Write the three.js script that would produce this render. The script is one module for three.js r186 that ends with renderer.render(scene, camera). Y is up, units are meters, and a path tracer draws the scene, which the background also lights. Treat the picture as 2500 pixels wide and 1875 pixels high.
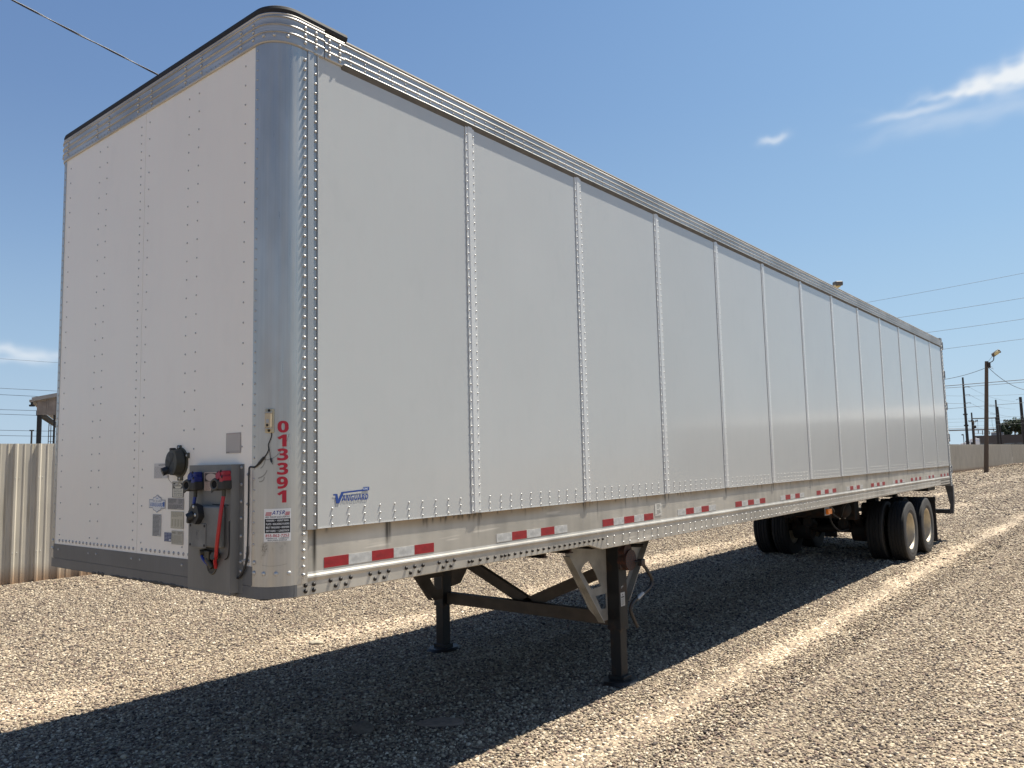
import * as THREE from 'three';
import { mergeGeometries, toCreasedNormals } from 'three/addons/utils/BufferGeometryUtils.js';
import { RoundedBoxGeometry } from 'three/addons/geometries/RoundedBoxGeometry.js';

// ------------------------------------------------------------------ camera, sky, sun, exposure
const scene = new THREE.Scene();
const camera = new THREE.PerspectiveCamera(52.083, 4 / 3, 0.1, 3000);
camera.position.set(4.5245, 1.8221, 2.1748);
camera.rotation.set(5.542 * Math.PI / 180, 38.953 * Math.PI / 180, -1.324 * Math.PI / 180, 'YXZ');
const renderer = new THREE.WebGLRenderer({ antialias: true });
renderer.toneMapping = THREE.LinearToneMapping;
renderer.toneMappingExposure = 2.1;
renderer.shadowMap.enabled = true;

const SUN = new THREE.Vector3(0.14, 1, -0.44).normalize();
const sun = new THREE.DirectionalLight(0xffffff, 5);
sun.color.setRGB(1.0, 0.945, 0.83);
sun.position.copy(SUN).multiplyScalar(60);
sun.castShadow = true;
Object.assign(sun.shadow.camera, { left: -40, right: 40, top: 40, bottom: -40, near: 1, far: 150 });
sun.shadow.mapSize.set(2048, 2048);
scene.add(sun, sun.target);

// ------------------------------------------------------------------ random numbers and noise
const rng = (seed) => () => { seed = (seed + 0x6D2B79F5) | 0; let t = Math.imul(seed ^ (seed >>> 15), 1 | seed); t = (t + Math.imul(t ^ (t >>> 7), 61 | t)) ^ t; return ((t ^ (t >>> 14)) >>> 0) / 4294967296; };
const hash = (x, y, s = 0) => { let h = Math.imul(x, 374761393) + Math.imul(y, 668265263) + Math.imul(s, 974634777); h = Math.imul(h ^ (h >>> 13), 1274126177); return ((h ^ (h >>> 16)) >>> 0) / 4294967296; };
const mod = (a, n) => ((a % n) + n) % n;
function vnoise(x, y, s = 0, px = 1 << 20, py = px) {        // value noise, periodic in px, py
  const xi = Math.floor(x), yi = Math.floor(y), fx = x - xi, fy = y - yi, u = fx * fx * (3 - 2 * fx), v = fy * fy * (3 - 2 * fy);
  const x0 = mod(xi, px), x1 = mod(xi + 1, px), y0 = mod(yi, py), y1 = mod(yi + 1, py);
  const a = hash(x0, y0, s), b = hash(x1, y0, s), c = hash(x0, y1, s), d = hash(x1, y1, s);
  return a + (b - a) * u + (c - a) * v + (a - b - c + d) * u * v;
}
function fbm(x, y, s, oct = 4, px = 1 << 20, py = px) {
  let f = 0, a = 0.5, n = 0;
  for (let i = 0; i < oct; i++) { f += a * vnoise(x, y, s + i, px, py); n += a; x *= 2; y *= 2; px *= 2; py *= 2; a *= 0.5; }
  return f / n;
}
const clamp = (x, a = 0, b = 1) => Math.min(b, Math.max(a, x));
const smooth = (a, b, x) => { const t = clamp((x - a) / (b - a)); return t * t * (3 - 2 * t); };
const mix = (a, b, t) => a + (b - a) * t;

// ------------------------------------------------------------------ sky: clear air, a few wisps of cirrus
{
  const AIR = 1 / renderer.toneMappingExposure;
  const W = 4096, H = 2048, data = new Float32Array(W * H * 4);
  const band = [[0, 0.56, 0.71, 0.83], [3, 0.52, 0.69, 0.83], [8, 0.43, 0.63, 0.83], [15, 0.34, 0.545, 0.80], [24, 0.265, 0.455, 0.74], [34, 0.205, 0.375, 0.67], [50, 0.15, 0.29, 0.57], [90, 0.11, 0.22, 0.47]];
  const clouds = [   // direction of the middle, half length and half width in radians, tilt, strength, seed
    { d: [-0.078, 0.3735, -0.924], a: 0.10, b: 0.024, t: 0.0, s: 0.78, k: 3, f: [16, 90], w: 1 },
    { d: [-0.172, 0.3665, -0.915], a: 0.05, b: 0.005, t: 0.10, s: 0.3, k: 7, f: [20, 150] },
    { d: [-0.125, 0.352, -0.928], a: 0.10, b: 0.012, t: 0.06, s: 0.17, k: 11, f: [14, 110] },
    { d: [-0.312, 0.3635, -0.878], a: 0.018, b: 0.0055, t: 0.18, s: 0.36, k: 5, f: [40, 150] },
    { d: [-0.937, 0.1265, -0.325], a: 0.05, b: 0.0075, t: -0.06, s: 0.42, k: 9, f: [24, 160] },
    { d: [-0.941, 0.119, -0.315], a: 0.03, b: 0.004, t: -0.05, s: 0.2, k: 13, f: [24, 160] },
  ].map((c) => {
    const n = new THREE.Vector3(...c.d).normalize(), e = new THREE.Vector3().crossVectors(n, new THREE.Vector3(0, 1, 0)).normalize(), u = new THREE.Vector3().crossVectors(e, n);
    return { ...c, n, e, u, lim: Math.cos(c.a * 1.7) };
  });
  const sunH = Math.hypot(SUN.x, SUN.z);
  for (let j = 0; j < H; j++) {
    const el = ((j + 0.5) / H - 0.5) * Math.PI, deg = Math.max(0, el * 180 / Math.PI), y = Math.sin(el), ch = Math.cos(el);
    let k = 0; while (k < band.length - 2 && deg > band[k + 1][0]) k++;
    const t = clamp((deg - band[k][0]) / (band[k + 1][0] - band[k][0]));
    const base = [1, 2, 3].map((c) => mix(band[k][c], band[k + 1][c], t));
    for (let i = 0; i < W; i++) {
      const az = ((i + 0.5) / W - 0.5) * 2 * Math.PI, x = Math.cos(az) * ch, z = Math.sin(az) * ch;
      const cs = x * SUN.x + y * SUN.y + z * SUN.z, p = 0.5 + 0.5 * cs;
      const side = (Math.cos(az) * SUN.x + Math.sin(az) * SUN.z) / sunH;               // towards the sun's bearing
      const br = mix(1, 0.55 + 0.44 * Math.pow(0.5 + 0.5 * side, 2.5), 0.3 + 0.7 * smooth(0, 26, deg)) + 0.28 * Math.pow(p, 10), wh = 0.30 * Math.pow(p, 24);
      let r = base[0] * br + wh, g = base[1] * br + wh, b = base[2] * (br * 0.78 + 0.22) + wh;
      if (y > 0) for (const c of clouds) {
        const dn = x * c.n.x + y * c.n.y + z * c.n.z;
        if (dn < c.lim) continue;
        const s0 = x * c.e.x + y * c.e.y + z * c.e.z, q0 = x * c.u.x + y * c.u.y + z * c.u.z;
        const s = s0 * Math.cos(c.t) + q0 * Math.sin(c.t), q = -s0 * Math.sin(c.t) + q0 * Math.cos(c.t);
        const wob = (fbm(s * c.f[0] * 2 + 5, q * 20, c.k + 40, 3) - 0.5) * c.b * 1.6;
        const bw = c.b * (c.w ? 0.22 + 0.85 * smooth(-1, 0.7, s / c.a) : 1), qq = q + wob - (c.w ? 0.006 * smooth(-0.6, 1, s / c.a) : 0), m = Math.exp(-Math.pow(Math.abs(s / c.a), 3) * 1.3 - Math.pow(qq / bw, 2) * (c.w && qq < 0 ? 2.2 : 1.25));
        const f = smooth(c.w ? 0.34 : 0.22, 0.8, 0.65 * fbm(s * c.f[0], q * c.f[1] + s * 9, c.k, 5) + 0.35 * fbm(s * c.f[0] * 3, q * c.f[1] * 1.7 - s * 30, c.k + 20, 4) + 0.22 * m);
        const al = clamp(c.s * m * (0.35 + 1.0 * f) * 1.15);
        r = mix(r, 0.84, al); g = mix(g, 0.885, al); b = mix(b, 0.93, al);
      }
      const o = (j * W + i) * 4; data[o] = r * AIR; data[o + 1] = g * AIR; data[o + 2] = b * AIR; data[o + 3] = 1;
    }
  }
  const sky = new THREE.DataTexture(data, W, H, THREE.RGBAFormat, THREE.FloatType);
  sky.mapping = THREE.EquirectangularReflectionMapping; sky.magFilter = THREE.LinearFilter; sky.minFilter = THREE.LinearFilter; sky.needsUpdate = true;
  scene.background = sky; scene.environment = sky;
}

// ------------------------------------------------------------------ textures
function tex(w, h, fn, srgb = true, repeat = true) {
  const d = new Uint8Array(w * h * 4);
  for (let y = 0; y < h; y++) for (let x = 0; x < w; x++) { const c = fn(x / w, y / h, x, y), o = (y * w + x) * 4; d[o] = clamp(c[0]) * 255; d[o + 1] = clamp(c[1]) * 255; d[o + 2] = clamp(c[2]) * 255; d[o + 3] = 255; }
  const t = new THREE.DataTexture(d, w, h, THREE.RGBAFormat);
  t.wrapS = t.wrapT = repeat ? THREE.RepeatWrapping : THREE.ClampToEdgeWrapping; t.magFilter = THREE.LinearFilter; t.minFilter = THREE.LinearMipmapLinearFilter; t.generateMipmaps = true;
  if (srgb) t.colorSpace = THREE.SRGBColorSpace;
  t.needsUpdate = true; return t;
}
const lin2s = (v) => (v <= 0.0031308 ? v * 12.92 : 1.055 * Math.pow(v, 1 / 2.4) - 0.055);
const L = (r, g, b) => [lin2s(r), lin2s(g), lin2s(b)];
function rep(t, u, v) { const c = t.clone(); c.repeat.set(u, v); c.needsUpdate = true; return c; }
const std = (o, rgb) => { const m = new THREE.MeshStandardMaterial(o); if (rgb) m.color.setRGB(...rgb); return m; };
const phys = (o, rgb) => { const m = new THREE.MeshPhysicalMaterial(o); if (rgb) m.color.setRGB(...rgb); return m; };

const blotch = tex(512, 512, (u, v) => { const n = fbm(u * 6, v * 6, 1, 5, 6), k = 0.82 + 0.32 * (n - 0.3); return [k, k, k]; });
const brushedV = tex(512, 512, (u, v) => { const n = 0.22 * fbm(u * 180, v * 3, 2, 3, 180, 3) + 0.78 * fbm(u * 6, v * 5, 3, 5, 6, 5), k = 0.84 + 0.22 * (n - 0.25); return [k, k, k]; });
const brushedH = tex(512, 512, (u, v) => { const n = 0.5 * fbm(u * 4, v * 96, 4, 3, 4, 96) + 0.5 * fbm(u * 5, v * 7, 5, 4, 5, 7), k = 0.74 + 0.42 * (n - 0.25); return [k, k, k]; });
const roughV = tex(512, 512, (u, v) => { const n = fbm(u * 40, v * 5, 12, 4, 40, 5), k = 0.35 + 0.5 * n; return [k, k, k]; }, false);
const paintDirt = tex(1024, 1024, (u, v) => {
  const n = fbm(u * 5, v * 5, 21, 5, 5), s = fbm(u * 90, v * 3, 22, 3, 90, 3), d = smooth(0.55, 0.9, fbm(u * 26, v * 14, 23, 4, 26, 14)) * 0.035, k = 0.985 + 0.018 * (n - 0.5) + 0.006 * (s - 0.5) - 0.25 * d;
  return [k, k * 0.998, k * 0.99];
});
const waveH = tex(512, 512, (u, v) => { const n = fbm(u * 3, v * 3, 31, 2, 3); return [n, n, n]; }, false);
const rustT = tex(512, 512, (u, v) => { const n = fbm(u * 8, v * 8, 41, 5, 8), m = smooth(0.52, 0.7, n); return L(mix(0.020, 0.075, m), mix(0.019, 0.035, m), mix(0.019, 0.018, m)); });

const MAT = {
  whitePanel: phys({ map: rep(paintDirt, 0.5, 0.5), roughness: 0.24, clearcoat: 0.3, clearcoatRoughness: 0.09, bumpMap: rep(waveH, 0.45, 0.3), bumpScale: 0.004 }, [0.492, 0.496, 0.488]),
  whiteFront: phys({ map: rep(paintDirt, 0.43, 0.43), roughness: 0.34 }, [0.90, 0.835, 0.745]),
  strip: phys({ map: rep(paintDirt, 0.5, 0.5), roughness: 0.2, clearcoat: 0.3, clearcoatRoughness: 0.1 }, [0.62, 0.623, 0.615]),
  alum: std({ map: rep(brushedH, 0.6, 1.5), metalness: 0.6, roughness: 0.42 }, [0.64, 0.62, 0.59]),
  corner: std({ map: rep(brushedV, 1.4, 0.6), roughnessMap: rep(roughV, 1.4, 0.5), metalness: 0.72, roughness: 0.6 }, [0.60, 0.575, 0.53]),
  flange: std({ map: rep(brushedV, 2, 0.6), metalness: 0.7, roughness: 0.4 }, [0.46, 0.45, 0.43]),
  rivet: std({ metalness: 0.75, roughness: 0.45 }, [0.50, 0.49, 0.47]),
  rivetFront: std({ metalness: 0.7, roughness: 0.5 }, [0.40, 0.39, 0.38]),
  rivetWhite: phys({ roughness: 0.35 }, [0.6, 0.6, 0.59]),
  bolt: std({ metalness: 0.3, roughness: 0.55 }, [0.028, 0.022, 0.018]),
  rubber: std({ map: rep(blotch, 2, 2), roughness: 0.75 }, [0.022, 0.019, 0.018]),
  roofSeal: std({ map: rep(blotch, 1.5, 3), roughness: 0.8 }, [0.20, 0.165, 0.125]),
  black: std({ roughness: 0.5 }, [0.014, 0.014, 0.015]),
  blackMetal: std({ map: rep(rustT, 1.2, 1.2), roughness: 0.55, metalness: 0.1 }, [0.42, 0.46, 0.5]),
  sill: std({ map: rep(brushedV, 1.2, 0.8), metalness: 0.35, roughness: 0.5 }, [0.17, 0.172, 0.175]),
  noseBox: std({ map: rep(brushedV, 0.9, 0.7), metalness: 0.45, roughness: 0.52 }, [0.235, 0.23, 0.218]),
  greyPlastic: std({ map: rep(blotch, 3, 3), roughness: 0.55 }, [0.20, 0.195, 0.18]),
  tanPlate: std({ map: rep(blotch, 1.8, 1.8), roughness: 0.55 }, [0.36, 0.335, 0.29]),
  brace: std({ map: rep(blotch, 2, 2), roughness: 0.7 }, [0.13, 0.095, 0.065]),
  blue: std({ roughness: 0.45 }, [0.012, 0.022, 0.15]),
  red: std({ roughness: 0.45 }, [0.34, 0.012, 0.026]),
  blueHose: std({ roughness: 0.4 }, [0.015, 0.035, 0.22]),
  redHose: std({ roughness: 0.35 }, [0.40, 0.014, 0.017]),
  tapeRed: std({ map: rep(blotch, 6, 6), roughness: 0.4 }, [0.36, 0.012, 0.018]),
  tapeWhite: std({ map: rep(blotch, 6, 6), roughness: 0.4 }, [0.60, 0.59, 0.56]),
  amber: phys({ roughness: 0.25 }, [0.92, 0.24, 0.015]),
  lampLens: phys({ roughness: 0.3 }, [0.50, 0.40, 0.26]),
  tyre: std({ map: rep(blotch, 1, 1), roughness: 0.82 }, [0.013, 0.0128, 0.0125]),
  tyreSide: std({ map: rep(blotch, 2, 2), roughness: 0.75 }, [0.066, 0.061, 0.055]),
  rim: std({ map: rep(blotch, 1.4, 1.4), metalness: 0.35, roughness: 0.45 }, [0.68, 0.60, 0.46]),
  underside: std({ map: rep(rustT, 0.8, 0.8), roughness: 0.8 }, [0.4, 0.38, 0.36]),
  fencePaint: std({ roughness: 0.5, map: null }, [0.40, 0.345, 0.26]),
  wood: std({ map: rep(brushedV, 3, 0.3), roughness: 0.85 }, [0.14, 0.10, 0.07]),
  steelPole: std({ map: rep(blotch, 0.5, 0.5), roughness: 0.75 }, [0.042, 0.035, 0.032]),
  galv: std({ metalness: 0.5, roughness: 0.5 }, [0.26, 0.27, 0.28]),
  wire: std({ roughness: 0.6 }, [0.09, 0.10, 0.11]),
  cableDark: std({ roughness: 0.5 }, [0.02, 0.02, 0.03]),
};

// skirt of the trailer: mill aluminium with dust under the panels and black drips below the seams
const SEAM0 = 0.1806, PITCH = 1.2197, seamZ = (i) => -(SEAM0 + i * PITCH);
const skirtTex = (() => {
  const r = rng(77), drips = [];
  for (let i = 1; i < 13; i++) for (let k = 0; k < 4; k++) drips.push([-seamZ(i) - 0.02 + 0.11 * r(), 0.05 + 0.16 * r() * r(), 0.004 + 0.006 * r(), 0.3 + 0.4 * r()]);
  for (let k = 0; k < 90; k++) drips.push([0.3 + 15.6 * r(), 0.03 + 0.14 * r() * r() * r(), 0.003 + 0.007 * r(), 0.15 + 0.4 * r()]);
  drips.push([0.255, 0.27, 0.010, 0.75], [0.73, 0.15, 0.012, 0.7], [0.75, 0.12, 0.008, 0.6], [0.25, 0.2, 0.016, 0.35]);
  for (let k = 0; k < 26; k++) drips.push([1.0 + 0.5 * r(), 0.02 + 0.03 * r(), 0.006, 0.55]);
  const W = 2048, H = 128, dark = new Float32Array(W * H);
  for (const [z, len, w, s] of drips) {
    const x0 = Math.floor((z - 3 * w) / 16.2 * W), x1 = Math.ceil((z + 3 * w) / 16.2 * W);
    for (let x = Math.max(0, x0); x <= Math.min(W - 1, x1); x++) for (let y = 0; y < H; y++) {
      const Y = 1.14 + 0.38 * (y + 0.5) / H, dn = 1.512 - Y, q = ((x + 0.5) / W * 16.2 - z) / Math.max(w, 0.006);
      if (dn < -0.01 || dn > len * 1.2) continue;
      dark[y * W + x] = Math.max(dark[y * W + x], s * Math.exp(-q * q) * (1 - smooth(len * 0.35, len * 1.2, dn)));
    }
  }
  return tex(W, H, (u, v, x, y) => {
    const Y = 1.14 + 0.38 * v, dn = 1.512 - Y, z = u * 16.2;
    const dust = smooth(0.075, 0.0, dn) * (0.25 + 0.75 * fbm(z * 3, 3, 51, 4)) * 0.95;
    const n = fbm(z * 1.6, Y * 6, 52, 5), s = fbm(z * 14, Y * 1.5, 53, 3), scr = smooth(0.74, 0.86, fbm(z * 2.2 + Y * 9, Y * 30 - z * 1.2, 54, 3)) * 0.14;
    let k = 0.80 + 0.20 * (n - 0.5) + 0.14 * (s - 0.5) + scr; const d = dark[y * W + x];
    let c = [k, k * 0.985, k * 0.955];
    c = [mix(c[0], 0.62, dust), mix(c[1], 0.48, dust), mix(c[2], 0.30, dust)];
    return L(mix(c[0] * c[0], 0.03, Math.min(1, d * 1.35)), mix(c[1] * c[1], 0.026, Math.min(1, d * 1.35)), mix(c[2] * c[2], 0.02, Math.min(1, d * 1.35)));
  }, true, false);
})();
MAT.skirt = std({ map: skirtTex, metalness: 0.5, roughness: 0.48 }, [0.74, 0.705, 0.65]);

// ------------------------------------------------------------------ scene tree helpers
const used = new Map();
function numbered(name) { const n = used.get(name) || 0; used.set(name, n + 1); return n ? `${name}_${String(n).padStart(3, '0')}` : name; }
function tag(o, label, category, group) { o.userData.label = label; o.userData.category = category; if (group) o.userData.group = group; return o; }
function thing(name, label, category, pos = [0, 0, 0], turn = 0, group) {
  const o = new THREE.Group(); o.name = numbered(name); o.position.set(...pos); o.rotation.y = turn; scene.add(o);
  return tag(o, label, category, group);
}
function mesh(name, geom, mat, parent, kind) {
  const g = Array.isArray(geom) ? join(geom) : geom;
  const o = new THREE.Mesh(g, mat); o.name = parent === scene ? numbered(name) : name; o.castShadow = o.receiveShadow = true; parent.add(o);
  if (kind) o.userData.kind = kind;
  return o;
}
function part(name, parent, label) { const o = new THREE.Group(); o.name = name; parent.add(o); if (label) o.userData.label = label; return o; }
function join(list) {
  return mergeGeometries(list.map((g) => { g = g.index ? g.toNonIndexed() : g; for (const k of Object.keys(g.attributes)) if (!['position', 'normal', 'uv'].includes(k)) g.deleteAttribute(k); if (!g.attributes.uv) g.setAttribute('uv', new THREE.BufferAttribute(new Float32Array(g.attributes.position.count * 2), 2)); return g; }));
}
function boxUV(g, s = 1) {                                     // texture coordinates in metres, by the way a face looks
  const p = g.attributes.position, n = g.attributes.normal, uv = new Float32Array(p.count * 2);
  for (let i = 0; i < p.count; i++) {
    const ax = Math.abs(n.getX(i)), ay = Math.abs(n.getY(i)), az = Math.abs(n.getZ(i)), x = p.getX(i), y = p.getY(i), z = p.getZ(i);
    const [u, v] = ay > ax && ay > az ? [x, z] : ax > az ? [z, y] : [x, y];
    uv[2 * i] = u * s; uv[2 * i + 1] = v * s;
  }
  g.setAttribute('uv', new THREE.BufferAttribute(uv, 2)); return g;
}
const box = (x0, x1, y0, y1, z0, z1, r = 0) => {
  const w = Math.abs(x1 - x0), h = Math.abs(y1 - y0), d = Math.abs(z1 - z0);
  const g = r ? new RoundedBoxGeometry(w, h, d, 2, r) : new THREE.BoxGeometry(w, h, d);
  g.translate((x0 + x1) / 2, (y0 + y1) / 2, (z0 + z1) / 2); return boxUV(g.index ? g.toNonIndexed() : g);
};
const V = (a) => new THREE.Vector3(...a);
function rod(p, q, r, seg = 10, r2 = r) {
  const a = V(p), b = V(q), g = new THREE.CylinderGeometry(r2, r, a.distanceTo(b), seg, 1);
  g.applyQuaternion(new THREE.Quaternion().setFromUnitVectors(new THREE.Vector3(0, 1, 0), b.clone().sub(a).normalize()));
  g.translate((a.x + b.x) / 2, (a.y + b.y) / 2, (a.z + b.z) / 2); return g;
}
const tube = (pts, r, n = 24, seg = 8) => new THREE.TubeGeometry(new THREE.CatmullRomCurve3(pts.map(V)), n, r, seg, false);
function beam(p, q, w, h, up = [0, 1, 0]) {                    // a rectangular bar from p to q
  const a = V(p), b = V(q), z = b.clone().sub(a), len = z.length(); z.normalize();
  const x = new THREE.Vector3().crossVectors(V(up), z).normalize(), y = new THREE.Vector3().crossVectors(z, x);
  const g = new THREE.BoxGeometry(w, h, len).toNonIndexed(); boxUV(g); g.applyMatrix4(new THREE.Matrix4().makeBasis(x, y, z)); g.translate((a.x + b.x) / 2, (a.y + b.y) / 2, (a.z + b.z) / 2); return g;
}
function sweep(profile, path, closed = true, caps = true) {    // profile: [out, y] anticlockwise; path: [x, z, nx, nz]
  const pos = [], uv = [], P = (i, k) => { const [x, z, nx, nz] = path[i], [o, y] = profile[k]; return [x + nx * o, y, z + nz * o]; };
  let s = 0; const K = profile.length, n = closed ? K : K - 1, acc = [0];
  for (let k = 0; k < K; k++) { const a = profile[k], b = profile[(k + 1) % K]; acc.push(acc[k] + Math.hypot(a[0] - b[0], a[1] - b[1])); }
  for (let i = 0; i + 1 < path.length; i++) {
    const ds = Math.hypot(path[i + 1][0] - path[i][0], path[i + 1][1] - path[i][1]);
    for (let k = 0; k < n; k++) {
      const a = P(i, k), b = P(i + 1, k), c = P(i + 1, (k + 1) % K), d = P(i, (k + 1) % K);
      pos.push(...a, ...b, ...c, ...a, ...c, ...d); uv.push(s, acc[k], s + ds, acc[k], s + ds, acc[k + 1], s, acc[k], s + ds, acc[k + 1], s, acc[k + 1]);
    }
    s += ds;
  }
  if (caps && closed) for (const [i, f] of [[0, false], [path.length - 1, true]]) {
    for (const t of THREE.ShapeUtils.triangulateShape(profile.map((q) => new THREE.Vector2(...q)), [])) for (const k of f ? t : [...t].reverse()) { pos.push(...P(i, k)); uv.push(profile[k][0], profile[k][1]); }
  }
  const g = new THREE.BufferGeometry(); g.setAttribute('position', new THREE.Float32BufferAttribute(pos, 3)); g.setAttribute('uv', new THREE.Float32BufferAttribute(uv, 2));
  g.computeVertexNormals(); return toCreasedNormals(g, 0.45);
}
function plateX(pts, holes, x0, x1) {                           // a plate cut in the y-z plane, from x0 to x1
  const s = new THREE.Shape(pts.map(([z, y]) => new THREE.Vector2(z, y)));
  for (const h of holes) s.holes.push(new THREE.Path(h.map(([z, y]) => new THREE.Vector2(z, y))));
  const g = new THREE.ExtrudeGeometry(s, { depth: x1 - x0, bevelEnabled: false });
  const p = g.attributes.position; for (let i = 0; i < p.count; i++) { const z = p.getX(i), y = p.getY(i), x = x0 + p.getZ(i); p.setXYZ(i, x, y, z); }
  const ix = g.index; if (!ix) for (let i = 0; i < p.count; i += 3) { const a = [p.getX(i), p.getY(i), p.getZ(i)], b = [p.getX(i + 1), p.getY(i + 1), p.getZ(i + 1)]; p.setXYZ(i, ...b); p.setXYZ(i + 1, ...a); }
  g.computeVertexNormals(); return boxUV(g);
}
const dome = (() => { const g = new THREE.SphereGeometry(1, 8, 3, 0, Math.PI * 2, 0, Math.PI / 2).toNonIndexed(); g.deleteAttribute('uv'); return g; })();
function rivets(list, r, h) {                                   // list: [x, y, z, nx, ny, nz]; low domes
  const P = dome.attributes.position, N = dome.attributes.normal, c = P.count, pos = new Float32Array(list.length * c * 3), nor = new Float32Array(list.length * c * 3), q = new THREE.Quaternion(), up = new THREE.Vector3(0, 1, 0), v = new THREE.Vector3(), n = new THREE.Vector3();
  list.forEach(([x, y, z, nx, ny, nz], k) => {
    q.setFromUnitVectors(up, n.set(nx, ny, nz).normalize());
    for (let i = 0; i < c; i++) {
      v.set(P.getX(i) * r, P.getY(i) * h, P.getZ(i) * r).applyQuaternion(q); pos.set([v.x + x, v.y + y, v.z + z], (k * c + i) * 3);
      v.set(N.getX(i), N.getY(i) * r / h, N.getZ(i)).normalize().applyQuaternion(q); nor.set([v.x, v.y, v.z], (k * c + i) * 3);
    }
  });
  const g = new THREE.BufferGeometry(); g.setAttribute('position', new THREE.BufferAttribute(pos, 3)); g.setAttribute('normal', new THREE.BufferAttribute(nor, 3));
  g.setAttribute('uv', new THREE.BufferAttribute(new Float32Array(list.length * c * 2), 2)); return g;
}
const range = (a, b, step) => { const o = [], n = Math.round(Math.abs(b - a) / step); for (let i = 0; i <= n; i++) o.push(a + (b - a) * i / n); return o; };

// flat print -------------------------------------------------------
function print(w, h, draw) {
  const c = document.createElement('canvas'); c.width = w; c.height = h; const g = c.getContext('2d'); g.clearRect(0, 0, w, h); draw(g, w, h);
  const t = new THREE.CanvasTexture(c); t.colorSpace = THREE.SRGBColorSpace; t.minFilter = THREE.LinearMipmapLinearFilter; return t;
}
const inkMat = (t, alpha = false) => std({ map: t, roughness: 0.5, transparent: alpha, polygonOffset: true, polygonOffsetFactor: -1 });
function fillTextFit(g, s, x, y, w, size, font = 'bold', fam = 'sans-serif') {   // text squeezed or stretched to a width
  g.font = `${font} ${size}px ${fam}`; const m = g.measureText(s).width || 1; g.save(); g.translate(x, y); g.scale(w / m, 1); g.textAlign = 'left'; g.fillText(s, 0, 0); g.restore();
}
function patchFront(x0, x1, y0, y1, z) { const g = new THREE.PlaneGeometry(x1 - x0, y1 - y0); g.translate((x0 + x1) / 2, (y0 + y1) / 2, z); return g; }
function patchSide(z0, z1, y0, y1, x) { const g = new THREE.PlaneGeometry(Math.abs(z1 - z0), y1 - y0); g.rotateY(Math.PI / 2); g.translate(x, (y0 + y1) / 2, (z0 + z1) / 2); return g; }

// ------------------------------------------------------------------ ground: one sheet of dusty gravel, loose pebbles near by
const onTrack = (x, z) => {      // pale dusty wheel tracks beside the trailer, along its length
  const w = 0.35 * (fbm(z * 0.35, x * 0.1, 61, 3) - 0.5), n = fbm(x * 1.1, z * 0.55, 62, 4);
  const a = Math.exp(-Math.pow((x - 1.63 + w) / 0.19, 2)), b = Math.exp(-Math.pow((x + 2.45 + w) / 0.32, 2)), c = 0.45 * Math.exp(-Math.pow((x - 3.55 + w * 2) / 0.5, 2)), d = 0.45 * Math.exp(-Math.pow((x + 0.5 + w) / 0.5, 2));
  return clamp((a + b + c + d) * (0.3 + 1.4 * smooth(0.3, 0.68, n)));
};
const dampPatch = (x, z) => smooth(0.52, 0.74, fbm(x * 0.55 + 7, z * 0.25, 63, 4)) * 0.5 + smooth(0.55, 0.8, fbm(x * 0.12, z * 0.06 + 3, 64, 3)) * 0.5;
const groundY = (x, z) => {
  const far = smooth(40, 62, Math.hypot(x - 4.5, z - 2.2));
  const near = 0.02 * (fbm(x * 0.5, z * 0.3, 65, 3) - 0.5) * smooth(2.3, 3.4, Math.abs(x)) - 0.028 * Math.exp(-Math.pow((x - 1.72) / 0.16, 2)) + 0.016 * Math.exp(-Math.pow((x - 2.08) / 0.2, 2));
  return near + far * (0.10 * (fbm(x * 0.2, z * 0.12, 66, 3) - 0.45)) + 0.28 * Math.exp(-Math.pow((z + 92) / 7, 2) - Math.pow((x + 6.2) / 1.5, 2));
};
const STONES = [[0.49, 0.405, 0.29], [0.365, 0.286, 0.197], [0.262, 0.199, 0.142], [0.195, 0.146, 0.111], [0.128, 0.095, 0.077], [0.07, 0.053, 0.046], [0.215, 0.145, 0.112], [0.57, 0.49, 0.375], [0.04, 0.032, 0.029]];
const WEIGHT = [0.21, 0.19, 0.15, 0.12, 0.10, 0.08, 0.05, 0.08, 0.02];
const pick = (r) => { let k = 0; while (k < WEIGHT.length - 1 && r > WEIGHT[k]) r -= WEIGHT[k++]; return k; };
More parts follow.
